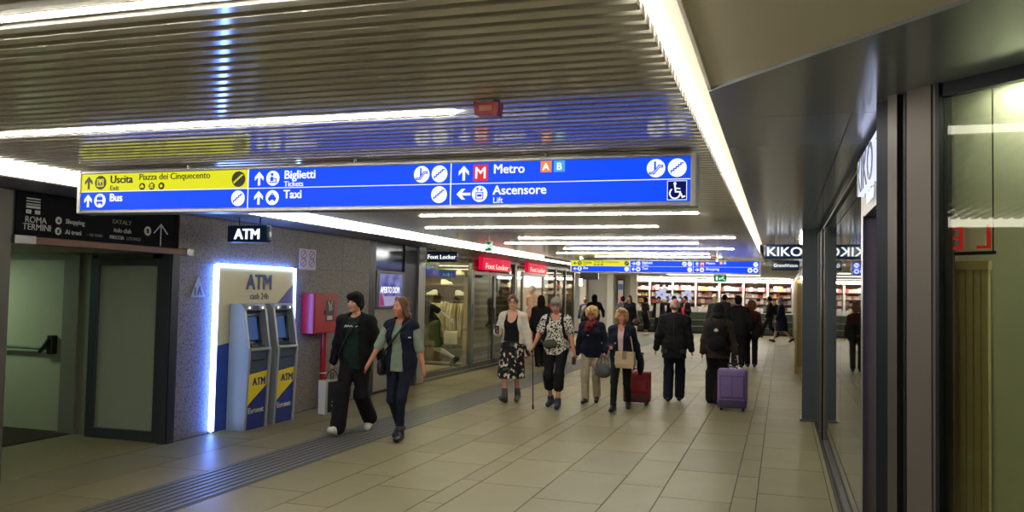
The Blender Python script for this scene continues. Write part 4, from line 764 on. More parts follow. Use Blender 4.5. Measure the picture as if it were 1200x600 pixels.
    for s_, sg in (('r', 1), ('l', -1)):
        d = S.wr[s_] - S.el[s_]; d /= np.linalg.norm(d); hb = g(s_ + 'hand'); 
        if hb is not None: d = np.array(hb, float) / np.linalg.norm(hb)
        wd = np.array(g(s_ + 'thumb', (0, 1, 0)), float); wd = wd - d * (wd @ d); wd /= np.linalg.norm(wd); nn = np.cross(d, wd) * (1 if s_ == 'l' else -1)
        if nn @ V(-sg, 0, 0) < 0 and hb is None: nn = -nn
        cu = g(s_ + 'curl', .45); W = S.wr[s_]; pr = [ell(W + d * .045, (.017, .017, .017), None, .02), cap(W + d * .02 - wd * .012, W + d * .075 - wd * .018, .019, .017, .02), cap(W + d * .02 + wd * .012, W + d * .075 + wd * .018, .019, .017, .02)]
        fr_ = g('finger', .0092)
        for i, (off, ln) in enumerate([(.030, .072), (.010, .080), (-.010, .075), (-.029, .058)]):
            a1 = cu * .7; a2 = cu * 1.9; p0 = W + d * .085 + wd * off; d1 = d * math.cos(a1) + nn * math.sin(a1); d2 = d * math.cos(a2) + nn * math.sin(a2)
            if g(s_ + 'point') and i == 0: d1 = d2 = d
            p1 = p0 + d1 * ln * .55; pr += [cap(p0 - d * .01, p1, fr_, fr_ * .95, .006), cap(p1, p1 + d2 * ln * .5, fr_ * .95, fr_ * .8, .005)]
        t0 = W + d * .025 + wd * .028; td = (d * .75 + wd * .6 + nn * .25); td /= np.linalg.norm(td); td2 = (d * .9 + nn * (.3 + cu * .4)); td2 /= np.linalg.norm(td2)
        pr += [cap(t0, t0 + td * .042, fr_ * 1.25, fr_ * 1.1, .012), cap(t0 + td * .042, t0 + td * .042 + td2 * .03, fr_ * 1.1, fr_ * .9, .006)]
        S.hand[s_] = pr; S.palm[s_] = W + d * .085 + nn * .022; S.grip[s_] = nn
    return S
HAIRSUB = lambda S, w_=.064, lo=-.03, fr=.098: [ell(S.hc + S.hR @ V(0, fr, lo), (w_, .062, .098), S.hR)]
def hair_prims(S, style):
    c, R = S.hc, S.hR; e = lambda x, y, z, a, b, d, k=.02: ell(c + R @ V(x, y, z) * 1.07, (a * 1.07, b * 1.07, d * 1.07), R, k); H = [e(0, -.02, .03, .086, .103, .102)]; sub = HAIRSUB(S)
    if style == 'fringe': H += [e(0, .026, .085, .078, .060, .036), e(0, -.06, -.03, .072, .055, .075), e(-.03, .055, .066, .042, .030, .026), e(.03, .056, .064, .042, .030, .026), e(.07, 0, .0, .02, .04, .05), e(-.07, 0, .0, .02, .04, .05)]; sub = [ell(c + R @ V(0, .105, -.055), (.066, .066, .092), R)]
    elif style == 'short': H += [e(0, -.055, -.03, .070, .05, .06)]
    elif style == 'bob': H += [e(0, -.045, -.03, .088, .072, .10), e(.068, -.01, -.05, .028, .055, .085), e(-.068, -.01, -.05, .028, .055, .085), e(.01, .030, .095, .055, .045, .022), e(.06, -.05, -.11, .035, .04, .05), e(-.06, -.05, -.11, .035, .04, .05)]
    elif style == 'bowl': H += [e(0, -.03, .0, .089, .094, .09), e(0, .055, .07, .074, .045, .032)]; sub = [ell(c + R @ V(0, .105, -.055), (.064, .062, .095), R)]
    elif style == 'tied': H += [e(0, -.095, .0, .04, .035, .045)]
    elif style == 'puffy': H += [e(0, -.035, .045, .104, .108, .104), e(.075, -.005, -.01, .038, .06, .08), e(-.075, -.005, -.01, .038, .06, .08), e(0, -.06, -.03, .09, .06, .09), e(.01, .06, .098, .07, .04, .03)]; sub = [ell(c + R @ V(0, .115, -.04), (.062, .066, .094), R)]
    elif style == 'curly':
        rg = np.random.default_rng(5); H += [e(0, -.03, .035, .098, .106, .105), e(0, -.06, -.03, .09, .06, .09), e(.075, -.0, .0, .03, .06, .07), e(-.075, .0, .0, .03, .06, .07)]
        for i in range(90):
            a = rg.uniform(0, 2 * PI); z = rg.uniform(-.06, .13); r_ = math.sqrt(max(1 - ((z - .03) / .125) ** 2, .05)); x, y = .100 * r_ * math.cos(a), -.02 + .108 * r_ * math.sin(a)
            if (y > .05 and z < .06) or z > .115: continue
            H.append(e(x, y, z, .017, .017, .017, .012))
        sub = [ell(c + R @ V(0, .118, -.04), (.062, .066, .098), R)]
    elif style == 'wavy':
        rg = np.random.default_rng(9); H = [e(0, -.03, .032, .088, .100, .100), e(0, -.06, -.04, .078, .055, .09), e(.066, -.02, -.03, .026, .05, .07), e(-.066, -.02, -.03, .026, .05, .07)]
        for i in range(34):
            a = rg.uniform(PI * .95, PI * 2.05); z = rg.uniform(-.13, .10); H.append(e(.082 * math.cos(a), -.03 + .088 * math.sin(a), z, .026, .026, .034, .014))
        sub = [ell(c + R @ V(.012, .112, -.035), (.066, .070, .105), R)]
    elif style == 'long': H += [e(0, -.05, -.05, .086, .07, .11), cap(c + R @ V(0, -.075, -.05), c + V(0, -.10, -.34), .08, .06, .04), cap(c + R @ V(.07, -.02, -.03), c + V(.085, -.02, -.26), .028, .022, .03), cap(c + R @ V(-.07, -.02, -.03), c + V(-.085, -.02, -.26), .028, .022, .03)]
    elif style == 'fringe_bald': H = [e(0, -.05, -.02, .080, .075, .05)]; sub = [ell(c + R @ V(0, .02, .07), (.09, .11, .062), R), ell(c + R @ V(0, .105, -.04), (.066, .085, .10), R)]
    elif style == 'cap': H = [e(0, -.015, .05, .090, .106, .085), e(0, .085, .035, .07, .05, .012)]; sub = [ell(c + R @ V(0, .03, -.06), (.10, .14, .085), R)]
    elif style == 'hood': H = [e(0, -.03, .015, .105, .118, .125), e(0, -.06, -.09, .10, .08, .07)]; sub = [ell(c + R @ V(0, .125, -.02), (.068, .07, .1), R)]
    elif style == 'scarf': H = [e(0, -.02, .02, .092, .108, .112), e(0, -.05, -.08, .085, .07, .08)]; sub = HAIRSUB(S)
    return H, sub
SKIN = dict(a=mat('skin_a', (206, 150, 124), .5, noise=.06), b=mat('skin_b', (190, 126, 100), .5, noise=.06), c=mat('skin_c', (176, 118, 90), .5, noise=.06), d=mat('skin_d', (120, 80, 60), .5, noise=.06))
M_EYE = mat('eye_dark', (30, 22, 20), .3); M_LIP = mat('lip', (168, 84, 78), .5); M_BROW = mat('brow', (60, 42, 30), .8)
def person(label, loc, rz, h, pose, wear, res=.010, skin='a', hair=None, hair_mat=None, face=False, hair_name='hair', group=None, name='person', cat='person', body_mat=None):
    """wear = list of dicts: n name, m material, on regions, inf, lo/hi z clip, sub, add, open"""
    s = h / 1.75; S = skeleton(pose); T = thing(name, label, cat, loc, rz, group); S.T = T; S.s = s
    allp = S.torso + S.head + S.neck
    for q in 'rl': allp = allp + S.arm[q] + S.fore[q] + S.thigh[q] + S.shin[q] + S.foot[q] + S.hand[q]
    obj('body', field_mesh(allp, res, -.004 if wear else 0, scale=s), body_mat or SKIN[skin], T)
    for w_ in wear:
        pr = []; regs = w_['on'].split()
        for rg in regs:
            if rg == 'torso': pr += S.torso
            elif rg == 'chest': pr += S.torso[:2] + S.torso[3:]
            elif rg == 'pelvis': pr += [S.torso[2]]
            elif rg == 'neck': pr += S.neck
            else:
                kind, side = rg.split('.') if '.' in rg else (rg, 'rl')
                for q in side:
                    sl_off = max(0., w_.get('inf', .012) - .019)
                    if kind == 'arms': pr += [(c_[0], c_[1], c_[2], c_[3] - sl_off, c_[4] - sl_off, c_[5]) for c_ in S.arm[q]]
                    elif kind == 'fore': pr += [cap(S.el[q], S.el[q] + (S.wr[q] - S.el[q]) * w_.get('cuff', .92), .044 - sl_off, .036 - sl_off, .04)]
                    elif kind == 'short': pr += [cap(S.sh[q], S.sh[q] + (S.el[q] - S.sh[q]) * .62, .060, .062, .04)]
                    elif kind == 'thighs': pr += S.thigh[q]
                    elif kind == 'shins': pr += [cap(S.knee[q], S.knee[q] + (S.ank[q] - S.knee[q]) * w_.get('len', .93), w_.get('kn', .056), w_.get('hem', .050), .04)]
                    elif kind == 'foot': pr += S.foot[q] + ([cap(S.ank[q] + V(0, 0, .0), S.ank[q] + (S.knee[q] - S.ank[q]) * .12, .040, .042, .02)] if w_.get('high') else [])
        pr = pr + [f(S) for f in w_.get('add', [])]
        planes = []
        dz = S.hz - .93
        if 'lo' in w_: planes.append((V(0, 0, -1), -(w_['lo'] + dz)))
        if w_.get('hemr'):
            hr = w_['hemr'] * (.5 + .5 * pose.get('fat', 1.)); pr += [cap((q * .055, .0, 1.0 + dz_(S)), (q * .062, 0, w_['lo'] + dz_(S) - .12), hr, hr * 1.04, .05) for q in (-1, 1)]
        if 'hi' in w_: planes.append((V(0, 0, 1), w_['hi'] + dz))
        if w_.get('ground'): planes.append((V(0, 0, -1), -.004))
        subs = [f(S) for f in w_.get('sub', [])]
        o_ = obj(w_['n'], field_mesh(pr, w_.get('res', res), w_.get('inf', .012), subs, planes, w_.get('wob', 0.), s), w_['m'], T)
        if w_.get('label'): o_['label'] = w_['label']
    if hair:
        H, sub = hair_prims(S, hair); sub = [ell(S.hc + (q[1] - S.hc) * 1.07, q[2] * 1.07, q[3]) for q in sub]; obj(hair_name, field_mesh(H, res, 0, sub, wob=.0025, scale=s), hair_mat, T)
    if face:
        R, c = S.hR * 1.07, S.hc
        for q in (-1, 1):
            obj('eye', field_mesh([ell(c + R @ V(q * .031, .081, .006), (.013, .009, .0075), R)], .004, scale=s), M_EYE, T); obj('eyebrow', field_mesh([cap(c + R @ V(q * .018, .087, .030), c + R @ V(q * .046, .078, .030), .006, .004)], .004, scale=s), M_BROW if hair_mat is None else hair_mat, T)
        obj('mouth', field_mesh([ell(c + R @ V(0, .084, -.056), (.025, .009, .0085), R)], .004, scale=s), M_LIP, T)
        if face == 'glasses':
            rim = []
            for q in (-1, 1): ctr = c + R @ V(q * .034, .098, .006); rim.append(tube([tuple((ctr + R @ V(.025 * math.cos(t), -.004 * abs(math.cos(t)), .018 * math.sin(t))) * s) for t in np.linspace(0, 2 * PI, 13)], .0035, 5)); rim.append(tube([tuple((c + R @ V(q * .058, .094, .01)) * s), tuple((c + R @ V(q * .08, 0, .012)) * s)], .003, 5))
            rim.append(tube([tuple((c + R @ V(-.01, .101, .01)) * s), tuple((c + R @ V(.01, .101, .01)) * s)], .003, 5)); obj('glasses', joinm(rim), M_BLACK, T)
    return S
def world_pt(S, p):
    T = S.T; a = T.rotation_euler[2]; q = rotz_(a) @ (np.array(p) * S.s); return Vector((q[0] + T.location[0], q[1] + T.location[1], q[2] + T.location[2]))
# garment shorthands
def neckhole(r=.066, fy=.02): return lambda S: cap(S.up(0, fy, 1.475), S.up(0, .03, 1.62), r, r * 1.15)
def opening(z1, w1, z0, w0):
    """front opening whose half width runs from w1 at height z1 to w0 at z0"""
    def mk(S):
        dz = S.hz - .93
        return lambda X, Y, Z: np.maximum(np.abs(X) - (w0 + (w1 - w0) * np.clip((Z - dz - z0) / (z1 - z0), 0, 1.3)), .02 - Y)
    return mk
def trousers(m, inf=.014, hem=.058, ln=.96, kn=.062, n='trousers', **k): return dict(n=n, m=m, on='pelvis thighs shins', inf=inf, hem=hem, len=ln, kn=kn, hi=1.04, wob=.002, **k)
def top(m, inf=.012, lo=.90, sleeves='arms fore', n='shirt', **k):
    sub = [neckhole()] + list(k.pop('sub', [])); k.pop('hi', 0); return dict(n=n, m=m, on='torso ' + sleeves, inf=inf, lo=lo, wob=.002, sub=sub, hemr=.098, **k)
def jacket(m, lo=.84, inf=.026, n='jacket', sleeves='arms fore', open_=None, **k):
    sub = [neckhole(.07)] + list(k.pop('sub', []))
    if open_: sub.append(opening(*open_))
    return dict(n=n, m=m, on='torso ' + sleeves, inf=inf, lo=lo, wob=.0025, sub=sub, hemr=.10, **k)
def dz_(S): return S.hz - .93
def shoes(m, high=False): return [dict(n='shoe', m=m, on='foot.' + q, inf=.010, high=high) for q in 'rl']
walk_r = dict(rank=(.07, .26, .10), rpitch=.32, lank=(-.07, -.26, .15), lpitch=-.5, rwr=(.27, -.10, .88), lwr=(-.27, .20, .90))   # right foot leads
walk_l = dict(lank=(-.07, .26, .10), lpitch=.32, rank=(.07, -.26, .15), rpitch=-.5, lwr=(-.27, -.10, .88), rwr=(.27, .20, .90))
stand = dict()
# ------------------------------------------------------------------ the people and what they carry
C_BLK = cloth('black', (22, 22, 25)); C_NAVY = cloth('navy', (22, 26, 42)); C_JEAN = cloth('dark_denim', (26, 30, 42)); C_GREEN = cloth('bottle_green', (26, 44, 36)); C_SAGE = cloth('sage', (128, 142, 128)); C_CREAM = cloth('cream', (206, 198, 180)); C_BEIGE = cloth('stone', (176, 164, 138)); C_BROWN = cloth('brown', (52, 42, 36)); C_GREY = cloth('grey', (90, 90, 92)); C_WHITE = cloth('white', (215, 212, 205)); C_MAROON = cloth('maroon', (84, 32, 34)); C_PINK = cloth('pale_pink', (206, 176, 172)); C_CHAR = cloth('charcoal', (44, 44, 48)); C_OLIVE = cloth('olive', (66, 72, 56))
L_BLK = mat('leather_black', (20, 20, 22), .4, noise=.1); L_WHITE = mat('trainer_leather', (222, 220, 214), .5); L_BLUE = mat('trainer_navy', (28, 36, 58), .6); L_BEIGE = mat('leather_beige', (172, 148, 116), .5, noise=.08, bump=.2); L_GREY = mat('leather_grey', (78, 80, 84), .45, noise=.1); L_BR = mat('shoe_grey', (70, 68, 66), .6)
H_BLK = mat('hair_black', (15, 12, 11), .8, spec=.2, bump=.8, bscale=90); H_BRN = mat('hair_brown', (92, 60, 38), .5, noise=.2, bump=.8, bscale=90); H_DKB = mat('hair_dark_brown', (58, 38, 28), .5, bump=.8, bscale=90); H_GRY = mat('hair_grey', (122, 112, 102), .6, noise=.2, bump=.8, bscale=90); H_BLN = mat('hair_blonde', (196, 152, 96), .55, noise=.25, bump=.9, bscale=80); H_BL2 = mat('hair_dark_blonde', (168, 128, 84), .55, noise=.25, bump=.9, bscale=80)
FLORAL = ramp_mat('floral_print', 'voronoi', 24, [(0, (20, 22, 24)), (.52, (52, 74, 56)), (.66, (24, 26, 28)), (.80, (206, 160, 148)), (.90, (200, 192, 176))], .85)
ANIMAL = ramp_mat('animal_print', 'noise', 42, [(0, (26, 24, 24)), (.47, (206, 198, 186))], .85, 2)
SCARF = ramp_mat('scarf_print', 'noise', 26, [(0, (30, 18, 24)), (.45, (120, 26, 34)), (.6, (40, 20, 30))], .85, 2)
def strap(S, pts, m=None, r=.014, n='strap', parent=None): return obj(n, tube([tuple(np.array(p) * S.s) for p in pts], r, 6), m or L_BLK, parent or S.T, smooth=True)
def sdf_obj(name, prims, m, parent, res=.01, **k): return obj(name, field_mesh(prims, res, **k), m, parent)

# --- man in green sweatshirt
P1 = person('young man with black fringe, dark jacket over green sweatshirt and white trainers', (-4.88, 9.13, 0), PI, 1.70,
    dict(walk_r, fat=1.16, yaw=-.25, nod=.05, rwr=(.31, .02, .86), lwr=(-.31, -.12, .88), rcurl=1.1, finger=.0088, rank=(.06, .30, .10), lank=(-.07, -.28, .15)),
    [top(C_GREEN, .016, .82, n='sweatshirt', hi=1.50), jacket(C_BLK, .78, .032, open_=(1.42, .085, .8, .12)), trousers(C_BLK, .022, .072, .97, .076)] + shoes(L_WHITE), .0085, 'a', 'fringe', H_BLK, True)
strap(P1, [P1.up(-.12, .02, 1.47), P1.up(-.06, .155, 1.36), P1.up(.05, .165, 1.20), P1.up(.15, .15, 1.02), P1.up(.19, .05, .92)], C_CHAR)
lg = obj('print', stroke([(-.085, 0), (-.07, .022), (-.055, .002), (-.04, .02), (-.02, .004), (0, .018), (.02, .0), (.04, .022), (.06, .004), (.085, .014)], .009, -.002, .002), M_WHITE, P1.T); lg.location = tuple(P1.up(0.0, .139, 1.335) * P1.s); lg.rotation_euler = (-.1, 0, PI); lg['label'] = 'white print on the sweatshirt'
p = P1.palm['r']; hp = world_pt(P1, p)
T = thing('paper_shopping_bag', 'white and black paper shopping bag hanging from the young man\'s hand', 'bag', (hp.x - .01, hp.y, hp.z - .52), math.radians(75))
vs = [(-.16, -.055, 0), (.16, -.055, 0), (.16, .055, 0), (-.16, .055, 0), (-.165, -.06, .40), (.165, -.06, .40), (.165, .06, .40), (-.165, .06, .40), (-.158, -.054, .40), (.158, -.054, .40), (.158, .054, .40), (-.158, .054, .40), (-.155, -.05, .01), (.155, -.05, .01), (.155, .05, .01), (-.155, .05, .01)]
obj('paper_body', pyd(vs, [[3, 2, 1, 0], [0, 1, 5, 4], [1, 2, 6, 5], [2, 3, 7, 6], [3, 0, 4, 7], [4, 5, 9, 8], [5, 6, 10, 9], [6, 7, 11, 10], [7, 4, 8, 11], [8, 9, 13, 12], [9, 10, 14, 13], [10, 11, 15, 14], [11, 8, 12, 15], [12, 13, 14, 15]]), mat('bag_paper', (200, 196, 186), .6), T)
for sg in (-1, 1):
    y = sg * .0605; obj('dark_panel', pyd([(-.125, y, .02), (.158, y, .02), (.16, y * 1.02, .385), (-.125, y * 1.02, .385)], [[0, 1, 2, 3]]), mat('bag_print', (40, 40, 42), .6), T); obj('print_line', boxm(-.06, .12, y * 1.03 - .001, y * 1.03 + .001, .09, .11), M_WHITE, T); obj('print_line', boxm(-.06, .10, y * 1.03 - .001, y * 1.03 + .001, .14, .15), M_WHITE, T)
    obj('rope_handle', tube([(-.07, sg * .05, .39), (-.04, sg * .02, .49), (0, 0, .53), (.04, sg * .02, .49), (.07, sg * .05, .39)], .006, 6), M_BLACK, T)
# --- woman in vest
P2 = person('smiling woman in navy padded vest over sage shirt, dark cuffed jeans', (-4.20, 8.95, 0), PI, 1.63,
    dict(fem=1, yaw=-.35, fat=1.03, rank=(.07, -.17, .13), rpitch=-.35, lank=(-.07, .13, .094), rwr=(.33, .24, .92), lwr=(-.29, -.05, .86), rcurl=.5, lcurl=.6, finger=.0088),
    [top(C_SAGE, .013, .84, 'arms', n='shirt', hi=1.49), dict(n='rolled_sleeve', m=C_SAGE, on='arms.r', inf=.02), dict(n='rolled_sleeve', m=C_SAGE, on='arms.l', inf=.02), jacket(C_NAVY, .80, .034, 'padded_vest', '', (1.42, .05, .8, .095)), trousers(C_JEAN, .006, .042, .88, .050, n='jeans'),
     dict(n='jean_cuff', m=cloth('denim_cuff', (70, 76, 84)), on='', inf=.0, add=[lambda S: cap(S.ank['r'] * .86 + S.knee['r'] * .14, S.ank['r'] * .80 + S.knee['r'] * .20, .052)]), dict(n='jean_cuff', m=cloth('denim_cuff', (70, 76, 84)), on='', inf=0, add=[lambda S: cap(S.ank['l'] * .86 + S.knee['l'] * .14, S.ank['l'] * .80 + S.knee['l'] * .20, .052)])] + shoes(L_BLK, True), .0085, 'b', 'wavy', H_BRN, True)
obj('vest_logo', boxm(-.19 * .93, -.14 * .93, .128, .131, 1.27 * .93, 1.283 * .93), M_WHITE, P2.T)
q = world_pt(P2, P2.up(.23, .05, .93))
T = thing('shoulder_bag', 'small black crossbody bag at the vest woman\'s hip', 'bag', (q.x, q.y, q.z), PI)
sdf_obj('pouch', [ell((0, 0, -.03), (.055, .10, .09), None, .02), ell((0, 0, -.09), (.05, .10, .05), None, .02)], L_BLK, T)
obj('strap', tube([tuple(Vector(tuple((np.array(pp) - P2.up(.23, .05, .93)) * P2.s))) for pp in [P2.up(.23, .08, .97), P2.up(.15, .16, 1.08), P2.up(.04, .178, 1.23), P2.up(-.07, .15, 1.38), P2.up(-.13, .05, 1.48), P2.up(-.08, -.12, 1.40), P2.up(.10, -.15, 1.15), P2.up(.22, -.02, .98)]], .012, 6), L_BLK, T, smooth=True)
# --- woman in cardigan and floral skirt
P3 = person('woman in glasses, cream cardigan, black top and dark floral knee skirt', (-4.03, 12.70, 0), PI, 1.68,
    dict(fem=1, fat=1.04, yaw=.18, rank=(.06, .20, .10), rpitch=.35, lank=(-.06, -.12, .11), lpitch=-.15, rwr=(.20, .22, 1.12), rcurl=1.0, lwr=(-.30, .02, .88), rhand=(-.25, .5, .55)),
    [dict(n='tank_top', m=C_BLK, on='torso', inf=.012, lo=.86, hi=1.43, sub=[lambda S: ell(S.up(0, .10, 1.42), (.085, .11, .12)), lambda S: ell(S.up(.16, 0, 1.43), (.06, .12, .12)), lambda S: ell(S.up(-.16, 0, 1.43), (.06, .12, .12))]), jacket(C_CREAM, .78, .026, 'cardigan', 'arms fore', (1.42, .10, .8, .155)),
     dict(n='floral_skirt', m=FLORAL, on='pelvis', inf=.012, lo=.40, hi=1.0, wob=.004, add=[lambda S: cap((.06, .01, .92), (S.knee['r'][0] * .9, S.knee['r'][1] * .9, .36), .118, .132, .08), lambda S: cap((-.06, .0, .92), (S.knee['l'][0] * .9, S.knee['l'][1] * .8, .36), .118, .132, .08), lambda S: cap((0, .02, .9), (0, .06, .36), .12, .15, .08)])] + shoes(L_BR, True), .0095, 'a', 'tied', H_BRN, 'glasses')
for q_ in 'rl': obj('sock', field_mesh([cap(P3.ank[q_] + V(0, 0, .03), P3.ank[q_] * .72 + P3.knee[q_] * .28, .046, .047)], .012, scale=P3.s), C_GREY, P3.T)
hp = world_pt(P3, P3.palm['r']); t = thing('phone', 'dark phone in the cardigan woman\'s raised hand', 'phone', hp); obj('case', boxm(-.035, .035, -.006, .006, -.06, .06, .004), M_BLACK, t); obj('screen', boxm(-.03, .03, .006, .0075, -.055, .055), mat('phone_glass', (30, 32, 40), .1), t)
t = thing('shoulder_bag', 'brown shoulder bag behind the cardigan woman\'s arm', 'bag', world_pt(P3, (-.25, -.10, .95)), PI); sdf_obj('pouch', [ell((0, 0, -.06), (.06, .13, .13), None, .02)], mat('bag_brown', (56, 30, 26), .5), t, .012); obj('strap', tube([(0, -.08, .03), (.05, -.02, .28), (.08, 0, .42), (.05, .05, .28), (0, .08, .03)], .01, 6), mat('bag_brown', (56, 30, 26), .5), t)
# --- woman with cane
P4 = person('grey haired woman in black and white print blouse and cropped black trousers', (-3.24, 12.38, 0), PI, 1.66,
    dict(fem=1, fat=1.12, nod=.38, yaw=.1, rank=(.10, -.10, .11), rpitch=-.12, lank=(-.08, .16, .094), rwr=(.33, .18, .95), rcurl=1.3, lwr=(-.31, .04, .86), lcurl=1.0, rhand=(.1, .7, -.55)),
    [top(ANIMAL, .018, .84, 'short', n='print_blouse', hi=1.46, sub=[lambda S: ell(S.up(0, .11, 1.47), (.08, .10, .09))]), trousers(C_BLK, .012, .070, .40, .072, n='cropped_trousers')] + shoes(L_BLUE, True), .0095, 'b', 'bowl', H_GRY, True)
for sg in (-1, 1): strap(P4, [P4.up(sg * .10, -.14, 1.20), P4.up(sg * .115, -.08, 1.44), P4.up(sg * .115, .04, 1.49), P4.up(sg * .12, .13, 1.36), P4.up(sg * .16, .10, 1.16), P4.up(sg * .17, -.06, 1.06)], C_BLK, .024, 'backpack_strap')
t = thing('backpack', 'black backpack on the back of the woman with the cane', 'backpack', world_pt(P4, P4.up(0, -.22, 1.20)), PI); sdf_obj('pack', [ell((0, 0, 0), (.14, .085, .20), None, .03), ell((0, -.05, -.08), (.11, .06, .09), None, .03)], C_BLK, t, .014); strap_ = obj('top_loop', tube([(-.04, .06, .18), (0, .07, .23), (.04, .06, .18)], .01, 6), C_BLK, t)
t = thing('waist_pack', 'olive waist pack worn across the print blouse', 'bag', world_pt(P4, P4.up(.06, .155, 1.02)), PI); sdf_obj('pouch', [ell((0, 0, 0), (.115, .045, .07), None, .02), ell((.02, .02, -.02), (.08, .04, .05), None, .02)], C_OLIVE, t); obj('belt', tube([(.19, -.14, .04), (.11, .01, .02), (-.11, .01, .0), (-.23, -.12, -.02)], .014, 6), C_OLIVE, t)
hp = world_pt(P4, P4.palm['r']); T = thing('walking_cane', 'dark walking cane planted in front of the woman in print blouse', 'cane', (hp.x, hp.y, 0)); obj('shaft', tube([(.03, -.04, .03), (0, 0, hp.z)], .011, 8), mat('cane_shaft', (66, 58, 78), .4), T); obj('handle', tube([(0, .06, hp.z + .0), (0, .0, hp.z + .012), (0, -.055, hp.z + .005), (0, -.07, hp.z - .01)], .014, 8), M_BLACK, T); obj('ferrule', tube([(.031, -.041, 0), (.029, -.039, .06)], [.018, .014], 8), M_BLACK, T)
hp = world_pt(P4, P4.palm['l']); t = thing('phone', 'dark phone in the lowered hand of the woman with cane', 'phone', hp); obj('case', boxm(-.02, .02, -.04, .04, -.09, .03, .005), M_BLACK, t); obj('screen', boxm(-.022, -.02, -.034, .034, -.085, .025), mat('phone_glass', (30, 32, 40), .1), t)
# --- curly blonde woman
P5 = person('curly blonde woman in navy jumper, red scarf and stone trousers', (-2.86, 13.16, 0), PI, 1.52,
    dict(fem=1, fat=1.08, nod=.12, rank=(.07, .17, .094), lank=(-.07, -.17, .12), lpitch=-.3, rwr=(.27, .02, .88), lwr=(-.27, .15, .93), lcurl=1.3),
    [top(C_NAVY, .024, .83, n='jumper'), trousers(C_BEIGE, .014, .058, .95, .062), dict(n='scarf', m=SCARF, on='neck', inf=.02, hi=1.52, lo=1.30, add=[lambda S: cap(S.up(.05, .11, 1.42), S.up(.055, .15, 1.27), .035), lambda S: cap(S.up(-.05, .10, 1.43), S.up(.02, .13, 1.40), .035), lambda S: ell(S.up(0, .0, 1.45), (.10, .09, .04))])] + shoes(L_BLK, True), .0095, 'b', 'curly', H_BLN, 'glasses')
obj('jumper_badge', boxm(.02, .05, .140, .143, 1.07, 1.08), M_WHITE, P5.T)
hp = world_pt(P5, P5.palm['l']); T = thing('handbag', 'soft grey leather handbag held by the curly blonde woman', 'handbag', (hp.x, hp.y, hp.z - .30), PI * .85); sdf_obj('pouch', [ell((0, 0, .09), (.15, .075, .11), None, .04), ell((0, 0, .05), (.14, .08, .07), None, .04)], L_GREY, T, .012)
for sg in (-1, 1): obj('handle', tube([(-.09, sg * .05, .16), (-.06, sg * .03, .27), (0, sg * .01, .31), (.06, sg * .03, .27), (.09, sg * .05, .16)], .008, 6), L_GREY, T)
# --- blonde woman with suitcase
P6 = person('blonde woman in navy blazer pointing, dark trousers, towing a red case', (-2.27, 12.55, 0), PI, 1.52,
    dict(fem=1, fat=1.04, yaw=.2, rank=(.08, .30, .094), lank=(-.08, -.26, .13), lpitch=-.35, rwr=(.10, .26, 1.10), rhand=(.55, .75, .05), rpoint=1, rcurl=.9, rthumb=(0, 0, 1), lwr=(-.28, -.16, .88), lcurl=1.3),
    [top(C_PINK, .010, .84, n='blouse', hi=1.46, sub=[lambda S: ell(S.up(0, .11, 1.46), (.05, .10, .08))]), jacket(C_NAVY, .80, .030, 'blazer', 'arms fore', (1.42, .055, .8, .03)), trousers(C_BLK, .008, .046, .95, .052)] + shoes(L_BLK), .0095, 'b', 'puffy', H_BL2, True)
for z in (1.18, 1.06, .95): obj('button', disc(-.075, P6.up(0, 0, z)[2] * P6.s, .014, -.148, -.142, 10), M_ALU, P6.T).rotation_euler = (0, 0, PI)
c0 = world_pt(P6, P6.up(-.10, .23, .80)); T = thing('tote_handbag', 'beige leather tote hanging in front of the blazer woman', 'handbag', (c0.x, c0.y, c0.z - .02), PI * .97)
vs = []; 
for z, a, b in [(0, .125, .05), (.06, .145, .06), (.22, .14, .045), (.24, .135, .04)]: vs += [(-a, -b, z), (a, -b, z), (a, b, z), (-a, b, z)]
bmq = pyd(vs, [[3, 2, 1, 0], [12, 13, 14, 15]] + [[r * 4 + i, r * 4 + (i + 1) % 4, r * 4 + 4 + (i + 1) % 4, r * 4 + 4 + i] for r in range(3) for i in range(4)]); obj('tote_body', bmq, L_BEIGE, T); obj('flap', boxm(-.03, .03, .046, .062, .13, .25, .004), mat('leather_tan', (140, 112, 84), .5), T)
obj('strap', tube([(-.12, 0, .23), (-.06, -.10, .42), (.02, -.13, .60), (.06, -.20, .66), (.10, -.3, .5), (.12, -.05, .23)], .009, 6), L_BEIGE, T)
